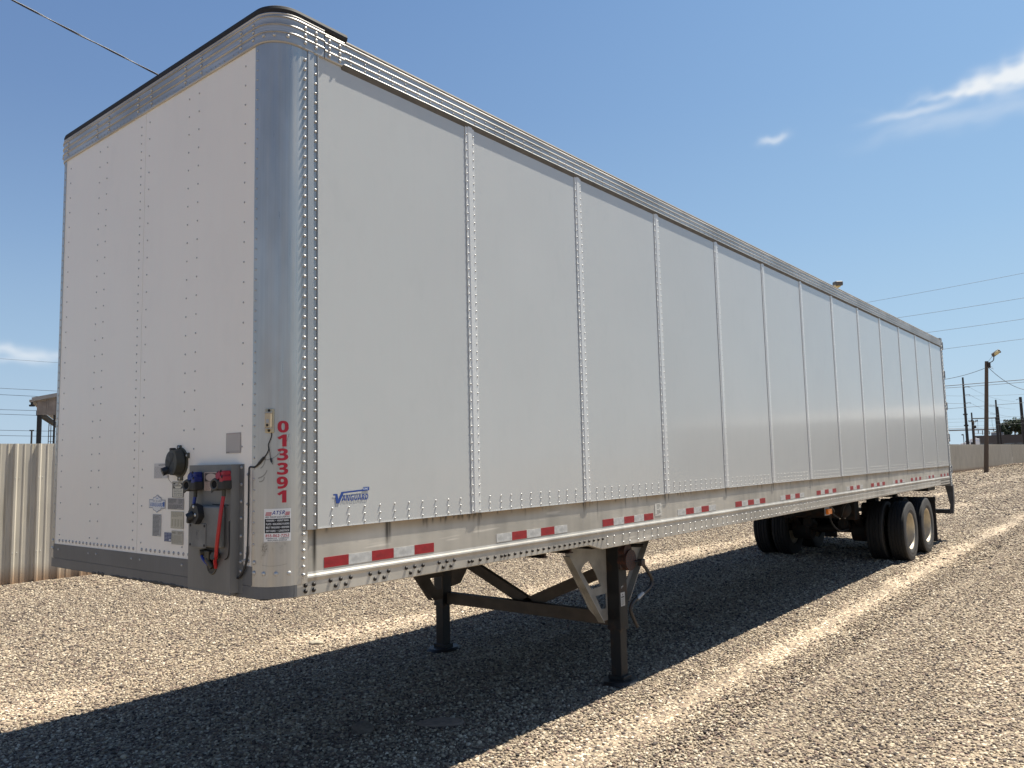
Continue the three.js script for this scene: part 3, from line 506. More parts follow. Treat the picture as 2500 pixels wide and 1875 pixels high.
// ---- print on the trailer: decals and labels
const arcPatch = (a0, a1, y0, y1, r = 0.1495) => {
  const g = new THREE.PlaneGeometry(1, 1, 12, 1), p = g.attributes.position;
  for (let i = 0; i < p.count; i++) { const u = p.getX(i) + 0.5, v = p.getY(i) + 0.5, t = mix(a0, a1, u) * Math.PI / 180; p.setXYZ(i, 1.15 + r * Math.cos(t), mix(y0, y1, v), -0.145 + r * Math.sin(t)); }
  g.computeVertexNormals(); return g;
};
const lines = (g, x, y, w, n, dy, h, ink, r) => { g.fillStyle = ink; for (let i = 0; i < n; i++) { let q = x; const end = x + w * (i === n - 1 ? 0.6 : 0.85 + 0.15 * r()); while (q < end) { const l = Math.min(end - q, w * (0.05 + 0.12 * r())); g.fillRect(q, y + i * dy, l, h); q += l + w * 0.025; } } };
{
  // unit number, one figure under the other
  const digits = '013391', ys = [[1.980, 2.038], [1.913, 1.972], [1.846, 1.905], [1.778, 1.837], [1.712, 1.771], [1.646, 1.705]], cs = [28.1, 30.1, 28.5, 28.5, 29.0, 30.0];
  [...digits].forEach((d, i) => {
    const t = print(160, 200, (g, w, h) => { g.fillStyle = '#b3142c'; g.strokeStyle = '#b3142c'; g.lineWidth = 7; g.font = 'bold 100px sans-serif'; const m = g.measureText(d), a = m.actualBoundingBoxAscent, l = m.actualBoundingBoxLeft, bw = m.actualBoundingBoxRight + l; g.save(); const sx = (d === '1' ? 0.78 : 0.96) * w / bw, sy = 0.95 * h / (a + m.actualBoundingBoxDescent); g.translate((w - bw * sx) / 2 + l * sx, h * 0.975 - m.actualBoundingBoxDescent * sy); g.scale(sx, sy); g.fillText(d, 0, 0); g.lineWidth = 3; g.strokeText(d, 0, 0); g.restore(); });
    mesh('unit_number_digit', arcPatch(cs[i] + 9.9, cs[i] - 9.9, ...ys[i]), inkMat(t, true), trailer);
  });
  // dealer's sticker below it
  const dealer = print(512, 400, (g, w, h) => {
    g.fillStyle = '#e4e2dd'; g.fillRect(0, 0, w, h);
    g.fillStyle = '#b04a50'; for (const [x0, x1, sk] of [[20, 150, 30], [390, 492, -8]]) for (let k = 0; k < 3; k++) { g.beginPath(); g.moveTo(x0 + 6 * k * (sk > 0 ? -1 : -1) + 18, 42 + 15 * k); g.lineTo(x1 - 5 * k, 42 + 15 * k); g.lineTo(x1 - 5 * k, 53 + 15 * k); g.lineTo(x0 - 6 * k + 12, 53 + 15 * k); g.fill(); }
    g.fillStyle = '#20307c'; fillTextFit(g, 'ATSR', 150, 72, 240, 66, 'italic bold');
    g.fillStyle = '#16161a'; fillTextFit(g, 'AREA TRAILER SALES & RENTALS', 24, 112, 464, 32);
    g.fillRect(14, 122, 484, 176);
    g.fillStyle = '#e8e8e6'; [['TANKERS  •  HEAVY HAUL', 40, 432], ['FLATS • WALKING FLOORS', 36, 444], ['BELT TRAILERS • REEFERS', 36, 444], ['DRY VANS  •  LIVESTOCK', 38, 440]].forEach(([s, x, ww], i) => fillTextFit(g, s, x, 156 + 42 * i, ww, 32));
    g.fillStyle = '#a81a24'; fillTextFit(g, '855-862-7252', 28, 346, 452, 48);
    g.fillStyle = '#16161a'; fillTextFit(g, 'AMARILLO   LUBBOCK', 38, 370, 430, 24); fillTextFit(g, 'MIDLAND-ODESSA', 70, 394, 366, 24);
  });
  mesh('dealer_sticker', arcPatch(61.4, 13.0, 1.4645, 1.6185), inkMat(dealer), trailer);
  // old glue below the sticker, rub marks beside the number
  mesh('glue_residue', arcPatch(70, 16, 1.345, 1.462, 0.1488), inkMat(print(256, 220, (g, w, h) => { const r = rng(88); for (let i = 0; i < 620; i++) { const x = w * (0.04 + 0.9 * r()), y = h * r(), a = (x < 70 ? 0.34 : 0.14) * smooth(1.0, 0.2, y / h + 0.7 * fbm(x / 40, y / 40, 89, 3) - 0.2) * smooth(0.4, 0.62, fbm(x / 30, y / 45, 90, 3)) * smooth(0, 0.1, x / w) * smooth(1, 0.85, x / w); g.fillStyle = `rgba(70,62,50,${(a * 0.35).toFixed(3)})`; g.beginPath(); g.ellipse(x, y, 2 + 7 * r(), 3 + 12 * r(), 0.3, 0, 7); g.fill(); } g.strokeStyle = 'rgba(60,55,48,0.55)'; g.lineWidth = 2; g.beginPath(); g.moveTo(20, 200); g.quadraticCurveTo(120, 222, 236, 196); g.stroke(); }), true), trailer);
  mesh('rub_mark', arcPatch(86, 6, 1.73, 2.0, 0.1486), inkMat(print(300, 300, (g) => { g.strokeStyle = 'rgba(45,45,45,0.5)'; g.lineWidth = 3; g.beginPath(); g.moveTo(70, 160); g.quadraticCurveTo(190, 190, 260, 30); g.stroke(); g.strokeStyle = 'rgba(80,78,74,0.35)'; g.lineWidth = 7; for (const [a, b, c, d] of [[60, 210, 96, 150], [40, 262, 110, 220], [50, 280, 90, 255]]) { g.beginPath(); g.moveTo(a, b); g.quadraticCurveTo((a + c) / 2 + 20, (b + d) / 2 + 14, c, d); g.stroke(); } }), true), trailer);
  // maker's name on the side
  const logo = print(512, 176, (g, w, h) => {
    g.fillStyle = '#1f3f86'; g.save(); g.transform(1, 0, -0.16, 1, 24, 0);
    g.beginPath(); g.moveTo(6, 66); g.lineTo(60, 66); g.lineTo(86, 128); g.lineTo(110, 48); g.lineTo(400, 32); g.lineTo(408, 6); g.lineTo(496, 6); g.lineTo(496, 46); g.lineTo(142, 64); g.lineTo(104, 170); g.lineTo(62, 170); g.lineTo(34, 82); g.lineTo(6, 82); g.fill();
    g.font = 'italic bold 90px sans-serif'; fillTextFit(g, 'ANGUARD', 130, 150, 366, 92, 'bold'); g.lineWidth = 4; g.strokeStyle = '#1f3f86';
    g.restore(); g.fillStyle = '#c9cfd6'; fillTextFit(g, 'CIMC', 424, 36, 72, 30, 'italic bold');
  });
  mesh('maker_logo', patchSide(-0.352, -0.597, 1.622, 1.703, XS + 0.0015), inkMat(logo, true), trailer);
  const r = rng(31), paper = (bg, ink, rows, title) => print(200, 260, (g, w, h) => { g.fillStyle = bg; g.fillRect(0, 0, w, h); if (title) { g.fillStyle = ink; fillTextFit(g, title, 30, 40, 140, 36); } lines(g, 18, title ? 62 : 24, 164, rows, (h - (title ? 80 : 40)) / rows, Math.max(4, 0.45 * (h - 40) / rows), ink, r); });
  const lab = (name, x0, x1, y0, y1, t, alpha) => mesh(name, patchFront(x0, x1, y0, y1, 0.0018), inkMat(t, alpha), trailer);
  lab('notice_label', 0.178, 0.338, 1.767, 1.849, print(320, 164, (g, w, h) => { g.fillStyle = '#c5c0ba'; g.fillRect(0, 0, w, h); g.fillStyle = '#2b2a2a'; fillTextFit(g, 'WARNING', 125, 24, 130, 22); g.beginPath(); g.moveTo(102, 24); g.lineTo(112, 5); g.lineTo(122, 24); g.fill(); lines(g, 10, 36, 300, 10, 12.5, 4, '#6f6a68', r); }));
  const warn = (word, body) => print(200, 270, (g, w, h) => { g.fillStyle = '#2a2520'; g.fillRect(0, 0, w, h); g.fillStyle = '#c9c4b4'; g.fillRect(10, 10, w - 20, h - 20); g.fillStyle = '#2a2520'; g.fillRect(16, 20, w - 32, 100); g.fillStyle = '#c9c4b4'; if (word) { g.beginPath(); g.moveTo(22, 70); g.lineTo(60, 26); g.lineTo(140, 26); g.lineTo(178, 70); g.lineTo(140, 114); g.lineTo(60, 114); g.fill(); g.fillStyle = '#2a2520'; fillTextFit(g, word, 30, 83, 140, 34); } else { g.fillStyle = '#cdb5a6'; g.beginPath(); g.ellipse(100, 70, 80, 46, 0, 0, Math.PI * 2); g.fill(); } g.fillStyle = '#2f2a26'; body.forEach((s, i) => fillTextFit(g, s, 24, 152 + 29 * i, 152, 24)); });
  lab('warning_label', 0.383, 0.502, 1.665, 1.749, warn('WARNING', ['DO NOT USE', 'UNTIL DOOR IS', 'SECURED', 'OPEN']));
  lab('maker_badge', 0.127, 0.311, 1.578, 1.677, print(400, 216, (g, w, h) => {
    g.fillStyle = '#d6d4d0'; g.strokeStyle = '#28406e'; g.lineWidth = 6;
    g.beginPath(); g.moveTo(8, 62); g.lineTo(100, 62); g.lineTo(110, 34); g.lineTo(160, 26); g.lineTo(200, 4); g.lineTo(240, 26); g.lineTo(290, 34); g.lineTo(300, 62); g.lineTo(392, 62); g.lineTo(392, 158); g.lineTo(300, 158); g.lineTo(290, 182); g.lineTo(240, 190); g.lineTo(200, 212); g.lineTo(160, 190); g.lineTo(110, 182); g.lineTo(100, 158); g.lineTo(8, 158); g.closePath(); g.fill(); g.stroke();
    g.fillStyle = '#25304e'; fillTextFit(g, 'LIGHT · LIFE · LONGER', 96, 82, 210, 18); g.fillStyle = '#2f5f9f'; g.strokeStyle = '#23549a'; g.lineWidth = 5; g.fillStyle = '#23549a'; fillTextFit(g, 'VANGUARD', 20, 142, 320, 66, 'italic bold'); g.font = 'italic bold 66px sans-serif'; g.fillRect(342, 84, 40, 56); fillTextFit(g, 'VAN', 172, 50, 56, 20);
  }), true);
  lab('weight_label', 0.337, 0.507, 1.600, 1.660, print(340, 120, (g, w, h) => { g.fillStyle = '#8f8b87'; g.fillRect(0, 0, w, h); lines(g, 14, 12, 190, 4, 12, 6, '#39383a', r); lines(g, 230, 12, 90, 4, 12, 6, '#4c4a4a', r); lines(g, 14, 70, 310, 4, 12, 6, '#4c4a4a', r); }));
  lab('rating_plate', 0.373, 0.507, 1.500, 1.590, print(260, 180, (g, w, h) => { g.fillStyle = '#b9b19c'; g.fillRect(0, 0, w, h); g.strokeStyle = '#7d7664'; g.lineWidth = 3; g.strokeRect(3, 3, w - 6, h - 6); lines(g, 14, 12, 230, 5, 10, 4, '#6a6353', r); for (let k = 0; k < 4; k++) lines(g, 18 + 60 * k, 84, 40, 8, 10, 6, '#857d68', r); }));
  lab('tyre_label', 0.384, 0.505, 1.415, 1.488, print(240, 150, (g, w, h) => { g.fillStyle = '#aaa495'; g.fillRect(0, 0, w, h); g.fillStyle = '#4a463c'; fillTextFit(g, 'FMVSS -', 10, 34, 90, 28); lines(g, 130, 12, 100, 3, 10, 5, '#5b564a', r); lines(g, 10, 52, 215, 8, 11, 4, '#7c7565', r); }));
  lab('registration_label', 0.172, 0.266, 1.450, 1.570, print(160, 220, (g, w, h) => { g.fillStyle = '#a9a7a3'; g.fillRect(0, 0, w, h); lines(g, 10, 6, 140, 17, 12.6, 7, '#48484a', r); }));
  lab('blue_label', 0.306, 0.381, 1.427, 1.475, print(160, 110, (g, w, h) => { g.fillStyle = '#2c3b66'; g.fillRect(0, 0, w, h); g.fillStyle = '#c3c5c6'; for (let k = 0; k < 6; k++) { g.fillRect(6, 8 + 17 * k, 70, 4); g.fillRect(84, 8 + 17 * k, 66, 4); } g.fillRect(112, 76, 40, 26); }));
  lab('paper_patch', 0.910, 1.041, 1.889, 1.990, print(200, 160, (g, w, h) => { g.fillStyle = '#a49c95'; g.fillRect(0, 0, w, h); g.fillStyle = '#b0a8a0'; g.fillRect(6, 10, w - 16, h - 30); lines(g, 6, h - 10, 70, 1, 6, 6, '#55504c', r); g.fillStyle = '#b58f88'; g.fillRect(14, 6, 120, 3); }));
  mesh('inspection_label', patchSide(-3.674, -3.786, 1.335, 1.437, XS - 0.0082), inkMat(print(200, 190, (g, w, h) => { g.fillStyle = '#c2beb4'; g.fillRect(0, 0, w, h); lines(g, 60, 18, 110, 4, 18, 8, '#3c3b39', r); lines(g, 60, 104, 110, 4, 18, 9, '#3c3b39', r); g.fillStyle = '#2c2b2a'; g.fillRect(20, 160, 14, 16); })), trailer);
}

// ---- fittings on the nose
{
  // marker lamp on the corner with its loose wires
  const lampAt = 52 * Math.PI / 180, lx = 1.15 + 0.152 * Math.cos(lampAt), lz = -0.145 + 0.152 * Math.sin(lampAt), lamp = part('marker_lamp', trailer, 'cream marker lamp on the corner post, its cover discoloured');
  lamp.position.set(lx, 2.038, lz); lamp.rotation.y = Math.PI / 2 - lampAt;
  mesh('lamp_base', box(-0.0215, 0.0215, -0.058, 0.058, -0.006, 0.010, 0.005), std({ roughness: 0.5 }, [0.46, 0.40, 0.27]), lamp);
  mesh('lens', box(-0.018, 0.014, -0.036, 0.038, 0.008, 0.024, 0.006), MAT.lampLens, lamp);
  mesh('lens_clip', [box(-0.019, 0.015, -0.040, -0.036, 0.008, 0.025), box(-0.019, 0.015, 0.037, 0.041, 0.008, 0.025), box(-0.010, 0.004, -0.012, 0.006, 0.0235, 0.0258, 0.001)], MAT.rivetFront, lamp);
  mesh('bolt_row', rivets([[0, 0.049, 0.010, 0, 0, 1], [0, -0.048, 0.010, 0, 0, 1], [-0.004, -0.022, 0.0242, 0, 0, 1]], 0.007, 0.004), MAT.bolt, lamp, 'stuff');
  const on = (d, y, o = 0.153) => [1.15 + o * Math.cos(d * Math.PI / 180), y, -0.145 + o * Math.sin(d * Math.PI / 180)];
  mesh('lamp_wire', [tube([on(48.7, 1.985), on(48.6, 1.965), on(51, 1.945), on(54.3, 1.922), on(53.6, 1.90), on(57, 1.88), on(63, 1.86)], 0.0022), tube([on(53.6, 1.915), on(51.5, 1.885), on(49.5, 1.858, 0.158)], 0.0014)], MAT.black, trailer);
  mesh('wire_connector', rod(on(62, 1.864, 0.155), on(72, 1.836, 0.155), 0.0055), MAT.black, trailer); mesh('wire_connector', [rod(on(49.4, 1.858, 0.158), on(47.4, 1.840, 0.160), 0.0045), rod(on(47.4, 1.840, 0.16), on(45.7, 1.829, 0.161), 0.0018)], MAT.black, trailer);
  mesh('harness', [tube([on(72, 1.836, 0.155), on(79, 1.822, 0.153), on(84, 1.818, 0.153), [1.128, 1.817, 0.008], [1.124, 1.80, 0.008], [1.123, 1.70, 0.008], [1.121, 1.55, 0.008], [1.120, 1.43, 0.009]], 0.0042, 60), tube([[1.120, 1.44, 0.009], [1.119, 1.40, 0.010], [1.108, 1.352, 0.012], [1.082, 1.31, 0.014], [1.052, 1.288, 0.012], [1.035, 1.285, 0.008]], 0.0058, 30)], MAT.black, trailer);
  mesh('harness_clip', rivets([[1.112, 1.783, 0.003, 0, 0, 1], [1.110, 1.640, 0.003, 0, 0, 1], [1.108, 1.405, 0.003, 0, 0, 1], [1.094, 1.372, 0.003, 0, 0, 1]], 0.009, 0.008), MAT.rivetFront, trailer, 'stuff');

  // sheet metal box for the air and electric connections
  const nb = part('connection_box', trailer, 'grey sheet metal box on the nose with the air and electric connections');
  const prof = [[0.56, 0.003], [0.632, 0.003], [0.637, 0.045], [1.027, 0.045], [1.037, 0.005], [1.073, 0.0045], [1.073, 0.001], [0.56, 0.001]];
  const sh = new THREE.Shape(prof.map(([x, z]) => new THREE.Vector2(x, -z))), eg = new THREE.ExtrudeGeometry(sh, { depth: 0.619, bevelEnabled: false }); eg.rotateX(-Math.PI / 2); eg.translate(0, 1.215, 0);
  mesh('box_shell', boxUV(eg), MAT.noseBox, nb);
  mesh('lower_lip', [box(0.637, 1.027, 1.203, 1.216, 0.012, 0.045, 0.004)], MAT.noseBox, nb);
  mesh('bolt_row', rivets([1.818, 1.735, 1.652, 1.572, 1.486, 1.402, 1.362, 1.318].map((y) => [1.055, y, 0.0048, 0, 0, 1]), 0.0095, 0.006), MAT.rivetFront, nb, 'stuff');
  const D = 0.045, F = (x, y, z) => [x, y, z];     // the face of the box lies at z = 0.045
  const rr = rng(35);
  mesh('caution_label', patchFront(0.788, 0.912, 1.706, 1.797, D + 0.0015), inkMat(print(200, 180, (g, w, h) => { g.fillStyle = '#b8a294'; g.fillRect(0, 0, w, h); g.fillStyle = '#3a2f2a'; g.fillRect(8, 8, w - 16, 84); g.fillStyle = '#b9a698'; g.beginPath(); g.ellipse(100, 50, 82, 38, 0, 0, Math.PI * 2); g.fill(); g.fillStyle = '#5a4640'; ['OVERLOADING TRAILER', 'STRUCTURE CAN', 'RESULT IN', 'INJURY'].forEach((s, i) => fillTextFit(g, s, 16, 112 + 20 * i, [168, 130, 100, 80][i], 18)); })), nb);
  // couplings for the air hoses: bracket, body, round face with a dark opening, guard tab
  const gladhand = (x, y, colour, name) => {
    const g = part(name, trailer); g.position.set(x, y, D); g.scale.setScalar(0.86);
    mesh('mount', [box(-0.035, 0.04, 0.005, 0.058, 0, 0.05, 0.010), rod([-0.012, 0.026, 0.02], [-0.010, 0.032, 0.056], 0.022, 12), box(0.012, 0.052, -0.012, 0.03, 0.006, 0.062, 0.008)], colour, g);
    const body = rod([-0.040, -0.018, 0.012], [-0.030, -0.019, 0.060], 0.038, 18, 0.036); mesh('body', [body, box(-0.004, 0.054, -0.05, 0.006, 0.002, 0.062, 0.010)], std({ roughness: 0.7 }, [0.03, 0.028, 0.024]), g);
    const ring = new THREE.TorusGeometry(0.027, 0.007, 8, 20), q = new THREE.Quaternion().setFromUnitVectors(new THREE.Vector3(0, 0, 1), new THREE.Vector3(0.2, -0.02, 0.98).normalize()); ring.applyQuaternion(q); ring.translate(-0.030, -0.019, 0.062);
    mesh('coupling_ring', ring, std({ roughness: 0.5 }, [0.06, 0.056, 0.048]), g); mesh('seal', rod([-0.0315, -0.019, 0.055], [-0.0297, -0.019, 0.0635], 0.0235, 18), std({ roughness: 1 }, [0.003, 0.003, 0.003]), g);
    const tab = new THREE.CylinderGeometry(0.030, 0.030, 0.007, 14, 1, false, 0.4, 2.2); tab.rotateX(Math.PI / 2); tab.rotateZ(2.6); tab.translate(-0.062, -0.052, 0.045); mesh('guard_tab', tab, std({ roughness: 0.6 }, [0.05, 0.047, 0.04]), g);
    mesh('bolt_row', rivets([[0.012, 0.056, 0.05, 0, 0.2, 1], [0.044, 0.022, 0.062, 0, 0, 1], [-0.018, 0.048, 0.05, 0, 0, 1]], 0.008, 0.005), MAT.bolt, g, 'stuff');
    mesh('hose_nut', rod([0.005, -0.088, 0.026], [0.005, -0.05, 0.026], 0.0125, 6), std({ roughness: 0.6 }, [0.05, 0.048, 0.035]), g);
  };
  gladhand(0.735, 1.750, MAT.blue, 'blue_gladhand'); gladhand(0.998, 1.755, MAT.red, 'red_gladhand');
  mesh('blue_air_hose', tube([[0.738, 1.675, 0.069], [0.736, 1.63, 0.073], [0.738, 1.585, 0.070]], 0.0085, 20, 10), MAT.blueHose, trailer);
  mesh('red_air_hose', tube([[1.002, 1.680, 0.069], [1.002, 1.60, 0.082], [0.998, 1.53, 0.088], [0.980, 1.46, 0.086], [0.952, 1.40, 0.074], [0.920, 1.36, 0.060], [0.905, 1.33, 0.046]], 0.0092, 40, 12), MAT.redHose, trailer);
  // grey housing of the electric socket
  const so = part('socket_housing', trailer, 'grey plastic socket housing with a bolted cover plate'); so.position.x = 0.038;
  mesh('housing', [box(0.665, 0.945, 1.428, 1.632, D - 0.002, D + 0.032, 0.012)], MAT.greyPlastic, so);
  mesh('cover_plate', box(0.672, 0.828, 1.425, 1.545, D + 0.03, D + 0.037, 0.003), MAT.greyPlastic, so);
  mesh('screw_row', rivets([[0.684, 1.533], [0.817, 1.533], [0.684, 1.438], [0.817, 1.438]].map(([x, y]) => [x, y, D + 0.037, 0, 0, 1]), 0.0072, 0.004), MAT.bolt, so, 'stuff');
  mesh('plate_mark', [box(0.742, 0.747, 1.486, 1.51, D + 0.0365, D + 0.0385), box(0.747, 0.764, 1.505, 1.509, D + 0.0365, D + 0.0385), box(0.737, 0.762, 1.466, 1.47, D + 0.0365, D + 0.038)], MAT.noseBox, so);
  const hex = new THREE.CylinderGeometry(0.052, 0.054, 0.03, 6, 1); hex.rotateX(Math.PI / 2); hex.rotateZ(0.3); hex.translate(0.755, 1.592, D + 0.047); mesh('socket_plug', [hex, rod([0.738, 1.585, D + 0.05], [0.722, 1.572, D + 0.075], 0.026, 14, 0.022), box(0.700, 0.722, 1.545, 1.575, D + 0.045, D + 0.07, 0.006)], MAT.black, so);
  mesh('screw_row', rivets([[0.772, 1.588], [0.755, 1.628]].map(([x, y]) => [x, y, D + 0.062, 0, 0, 1]), 0.009, 0.004), MAT.rivet, so, 'stuff');
  mesh('housing_seam', [tube([[0.83, 1.638, D + 0.002], [0.90, 1.637, D + 0.002], [0.972, 1.636, D + 0.003]], 0.0028, 12, 6), tube([[0.985, 1.56, D + 0.004], [0.985, 1.42, D + 0.004], [0.972, 1.385, D + 0.004], [0.95, 1.375, D + 0.004]], 0.003, 20, 6)], MAT.black, so);
  // ragged opening under it, with fittings and the hose ends
  const hole = new THREE.CylinderGeometry(0.042, 0.042, 0.004, 20); hole.rotateX(Math.PI / 2); hole.scale(1, 1.2, 1); hole.translate(0.868, 1.350, D + 0.001); const rim = new THREE.TorusGeometry(0.044, 0.004, 6, 24); rim.scale(1, 1.2, 1); rim.translate(0.868, 1.350, D + 0.002);
  mesh('hose_opening', [hole, box(0.80, 0.93, 1.375, 1.425, D, D + 0.0025, 0.001)], MAT.black, nb); mesh('opening_rim', rim, std({ roughness: 0.6 }, [0.09, 0.075, 0.05]), nb);
  mesh('pipe_fitting', [rod([0.812, 1.402, D], [0.802, 1.398, D + 0.03], 0.017, 8), box(0.828, 0.872, 1.366, 1.412, D, D + 0.024, 0.006), rod([0.85, 1.37, D + 0.02], [0.885, 1.33, D + 0.008], 0.013, 8), rod([0.925, 1.385, D + 0.006], [0.93, 1.392, D + 0.035], 0.019, 8)], std({ metalness: 0.5, roughness: 0.5 }, [0.08, 0.07, 0.05]), nb);
  mesh('blue_air_hose', tube([[0.802, 1.395, D + 0.022], [0.82, 1.375, D + 0.025], [0.845, 1.352, D + 0.018], [0.868, 1.335, D + 0.002]], 0.0075, 20, 8), MAT.blueHose, trailer);

  // round vent with a hinged cap
  const v = part('round_vent', trailer, 'round black vent with a hinged cap on the nose'); v.position.set(0.462, 1.852, 0);
  mesh('vent_flange', [rod([0, 0, 0], [0, 0, 0.008], 0.080, 28), box(0.05, 0.095, 0.02, 0.05, 0, 0.008, 0.003), box(-0.02, 0.03, -0.098, -0.06, 0, 0.008, 0.003), box(-0.03, 0.01, 0.06, 0.092, 0, 0.008, 0.003)], std({ roughness: 0.6 }, [0.07, 0.066, 0.046]), v);
  mesh('vent_body', [rod([0, 0, 0.008], [-0.004, 0, 0.050], 0.072, 28, 0.067)], std({ roughness: 0.55 }, [0.045, 0.042, 0.03]), v);
  mesh('vent_face', [rod([-0.004, 0, 0.048], [-0.004, 0, 0.0515], 0.064, 28)], std({ roughness: 0.45 }, [0.028, 0.031, 0.036]), v);
  const pie = (a, b) => { const g = new THREE.CylinderGeometry(0.052, 0.052, 0.002, 10, 1, false, a, b); g.rotateX(Math.PI / 2); g.translate(-0.004, 0, 0.0525); return g; };
  mesh('vent_opening', [pie(0.3, 1.2), pie(2.4, 1.2), pie(4.4, 1.2)], MAT.black, v);
  mesh('vent_knob', [rod([-0.05, -0.04, 0.046], [-0.058, -0.05, 0.072], 0.022, 12), box(-0.03, -0.012, 0.045, 0.078, 0.02, 0.05, 0.004)], MAT.black, v);
  mesh('vent_chain', tube([[-0.035, -0.045, 0.056], [-0.052, -0.085, 0.04], [-0.045, -0.118, 0.012], [-0.012, -0.118, 0.008], [0.008, -0.09, 0.008]], 0.0014, 30, 5), MAT.rivetFront, v);
  mesh('bolt_row', rivets([[0.074, 0.035, 0.008, 0, 0, 1], [0.005, -0.085, 0.008, 0, 0, 1], [-0.01, 0.08, 0.008, 0, 0, 1]], 0.007, 0.004), MAT.rivet, v, 'stuff');
}

// ---- landing gear
{
  const lg = part('landing_gear', trailer, 'landing gear with dark legs, tan wing plates and a crank handle');
  for (const s of SIDES) {
    const z = -3.50, x = s * 1.0;
    mesh('upper_leg', [box(x - 0.062, x + 0.062, 0.44, 1.15, z - 0.062, z + 0.062, 0.008)], MAT.blackMetal, lg);
    mesh('lower_leg', [box(x - 0.050, x + 0.050, 0.03, 0.46, z - 0.050, z + 0.050, 0.006), box(x - 0.064, x + 0.064, 0.425, 0.447, z - 0.064, z + 0.064, 0.004)], MAT.blackMetal, lg);
    const sc = new THREE.CylinderGeometry(0.165, 0.19, 0.022, 8, 1); sc.rotateY(Math.PI / 8); sc.scale(0.78, 1, 1); sc.translate(x, 0.018, z); mesh('foot_plate', [sc, box(x - 0.075, x + 0.075, 0.02, 0.062, z - 0.06, z + 0.06, 0.006)], MAT.blackMetal, lg);
    const xi = s > 0 ? [0.936, 0.944] : [-0.944, -0.936];
    const zo = s > 0 ? 0 : 0;
    const fore = plateX([[-2.85, 1.15], [-2.874, 1.076], [-2.835, 1.078], [-3.176, 0.62], [-3.325, 0.50], [-3.44, 0.50], [-3.44, 1.15]], [[[-3.128, 0.992], [-3.188, 1.004], [-3.275, 0.90], [-3.348, 0.79], [-3.335, 0.782], [-3.215, 0.778], [-3.188, 0.797], [-3.072, 0.935], [-3.085, 0.96]], [[-3.265, 0.715], [-3.425, 0.717], [-3.425, 0.595], [-3.35, 0.598], [-3.335, 0.61]]], ...xi);
    const aft = plateX([[-3.56, 1.15], [-3.56, 0.60], [-3.69, 0.615], [-4.115, 1.15]], [[[-3.64, 1.02], [-3.86, 1.03], [-3.90, 0.96], [-3.76, 0.785], [-3.66, 0.76], [-3.63, 0.79]]], ...xi);
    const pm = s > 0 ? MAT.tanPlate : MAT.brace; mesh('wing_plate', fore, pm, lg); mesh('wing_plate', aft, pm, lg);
    const fl = s > 0 ? 0.97 : -0.97;
    mesh('wing_edge', [beam([fl, 1.078, -2.838], [fl, 0.505, -3.30], 0.06, 0.007, [0, 0.6, 0.8])], pm, lg);
    mesh('wing_edge', [beam([fl, 1.14, -4.107], [fl, 0.62, -3.695], 0.06, 0.007, [0, 0.6, -0.8])], pm, lg);
  }
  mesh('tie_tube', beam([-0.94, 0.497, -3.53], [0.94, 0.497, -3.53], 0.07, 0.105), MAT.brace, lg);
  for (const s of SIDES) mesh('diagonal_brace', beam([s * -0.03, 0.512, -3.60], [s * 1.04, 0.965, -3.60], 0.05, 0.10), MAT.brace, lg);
  mesh('drive_shaft', rod([-0.95, 1.07, -3.46], [0.98, 1.07, -3.46], 0.016, 10), MAT.blackMetal, lg);
  mesh('gearbox', [rod([1.05, 0.985, -3.52], [1.135, 0.985, -3.52], 0.085, 18), rod([1.05, 1.06, -3.50], [1.12, 1.06, -3.50], 0.062, 16), box(1.05, 1.085, 0.91, 1.13, -3.60, -3.44, 0.02)], std({ map: rep(rustT, 3, 3), roughness: 0.6 }, [1.5, 0.8, 0.7]), lg);
  mesh('gear_shaft', [rod([1.05, 1.095, -3.58], [1.20, 1.095, -3.62], 0.014, 10), rod([1.10, 0.965, -3.55], [1.165, 0.962, -3.62], 0.013, 10)], MAT.blackMetal, lg);
  mesh('crank_handle', [tube([[1.165, 0.962, -3.62], [1.17, 0.93, -3.655], [1.17, 0.86, -3.735], [1.168, 0.79, -3.79], [1.165, 0.745, -3.765], [1.16, 0.69, -3.60], [1.155, 0.645, -3.475], [1.15, 0.60, -3.455], [1.15, 0.52, -3.50], [1.15, 0.45, -3.555]], 0.0145, 60, 10), box(1.145, 1.19, 0.93, 0.985, -3.655, -3.595, 0.008)], std({ map: rep(rustT, 2, 2), roughness: 0.5 }, [0.8, 0.9, 1.0]), lg);
  mesh('handle_grip', rod([1.159, 0.672, -3.55], [1.1625, 0.705, -3.64], 0.0165, 10), std({ roughness: 0.5 }, [0.35, 0.35, 0.34]), lg);
  mesh('maker_mark', patchSide(-3.452, -3.508, 0.745, 0.80, 1.0632), inkMat(print(120, 110, (g) => { g.strokeStyle = '#c8c8c4'; g.lineWidth = 7; g.beginPath(); g.moveTo(24, 70); g.lineTo(52, 48); g.lineTo(62, 66); g.lineTo(84, 44); g.lineTo(100, 60); g.stroke(); g.lineWidth = 4; g.beginPath(); g.moveTo(22, 80); g.lineTo(60, 76); g.stroke(); }), true), lg);
  const rr = rng(36); mesh('leg_label', patchSide(-3.452, -3.516, 0.615, 0.725, 1.0632), inkMat(print(140, 230, (g, w, h) => { g.fillStyle = '#b9b7b2'; g.fillRect(0, 0, w, h); g.fillStyle = '#2d2c2b'; g.beginPath(); g.arc(72, 40, 14, 0, 7); g.fill(); g.fillRect(20, 68, 100, 20); lines(g, 20, 104, 100, 8, 14, 5, '#4c4b49', rr); })), lg);
}

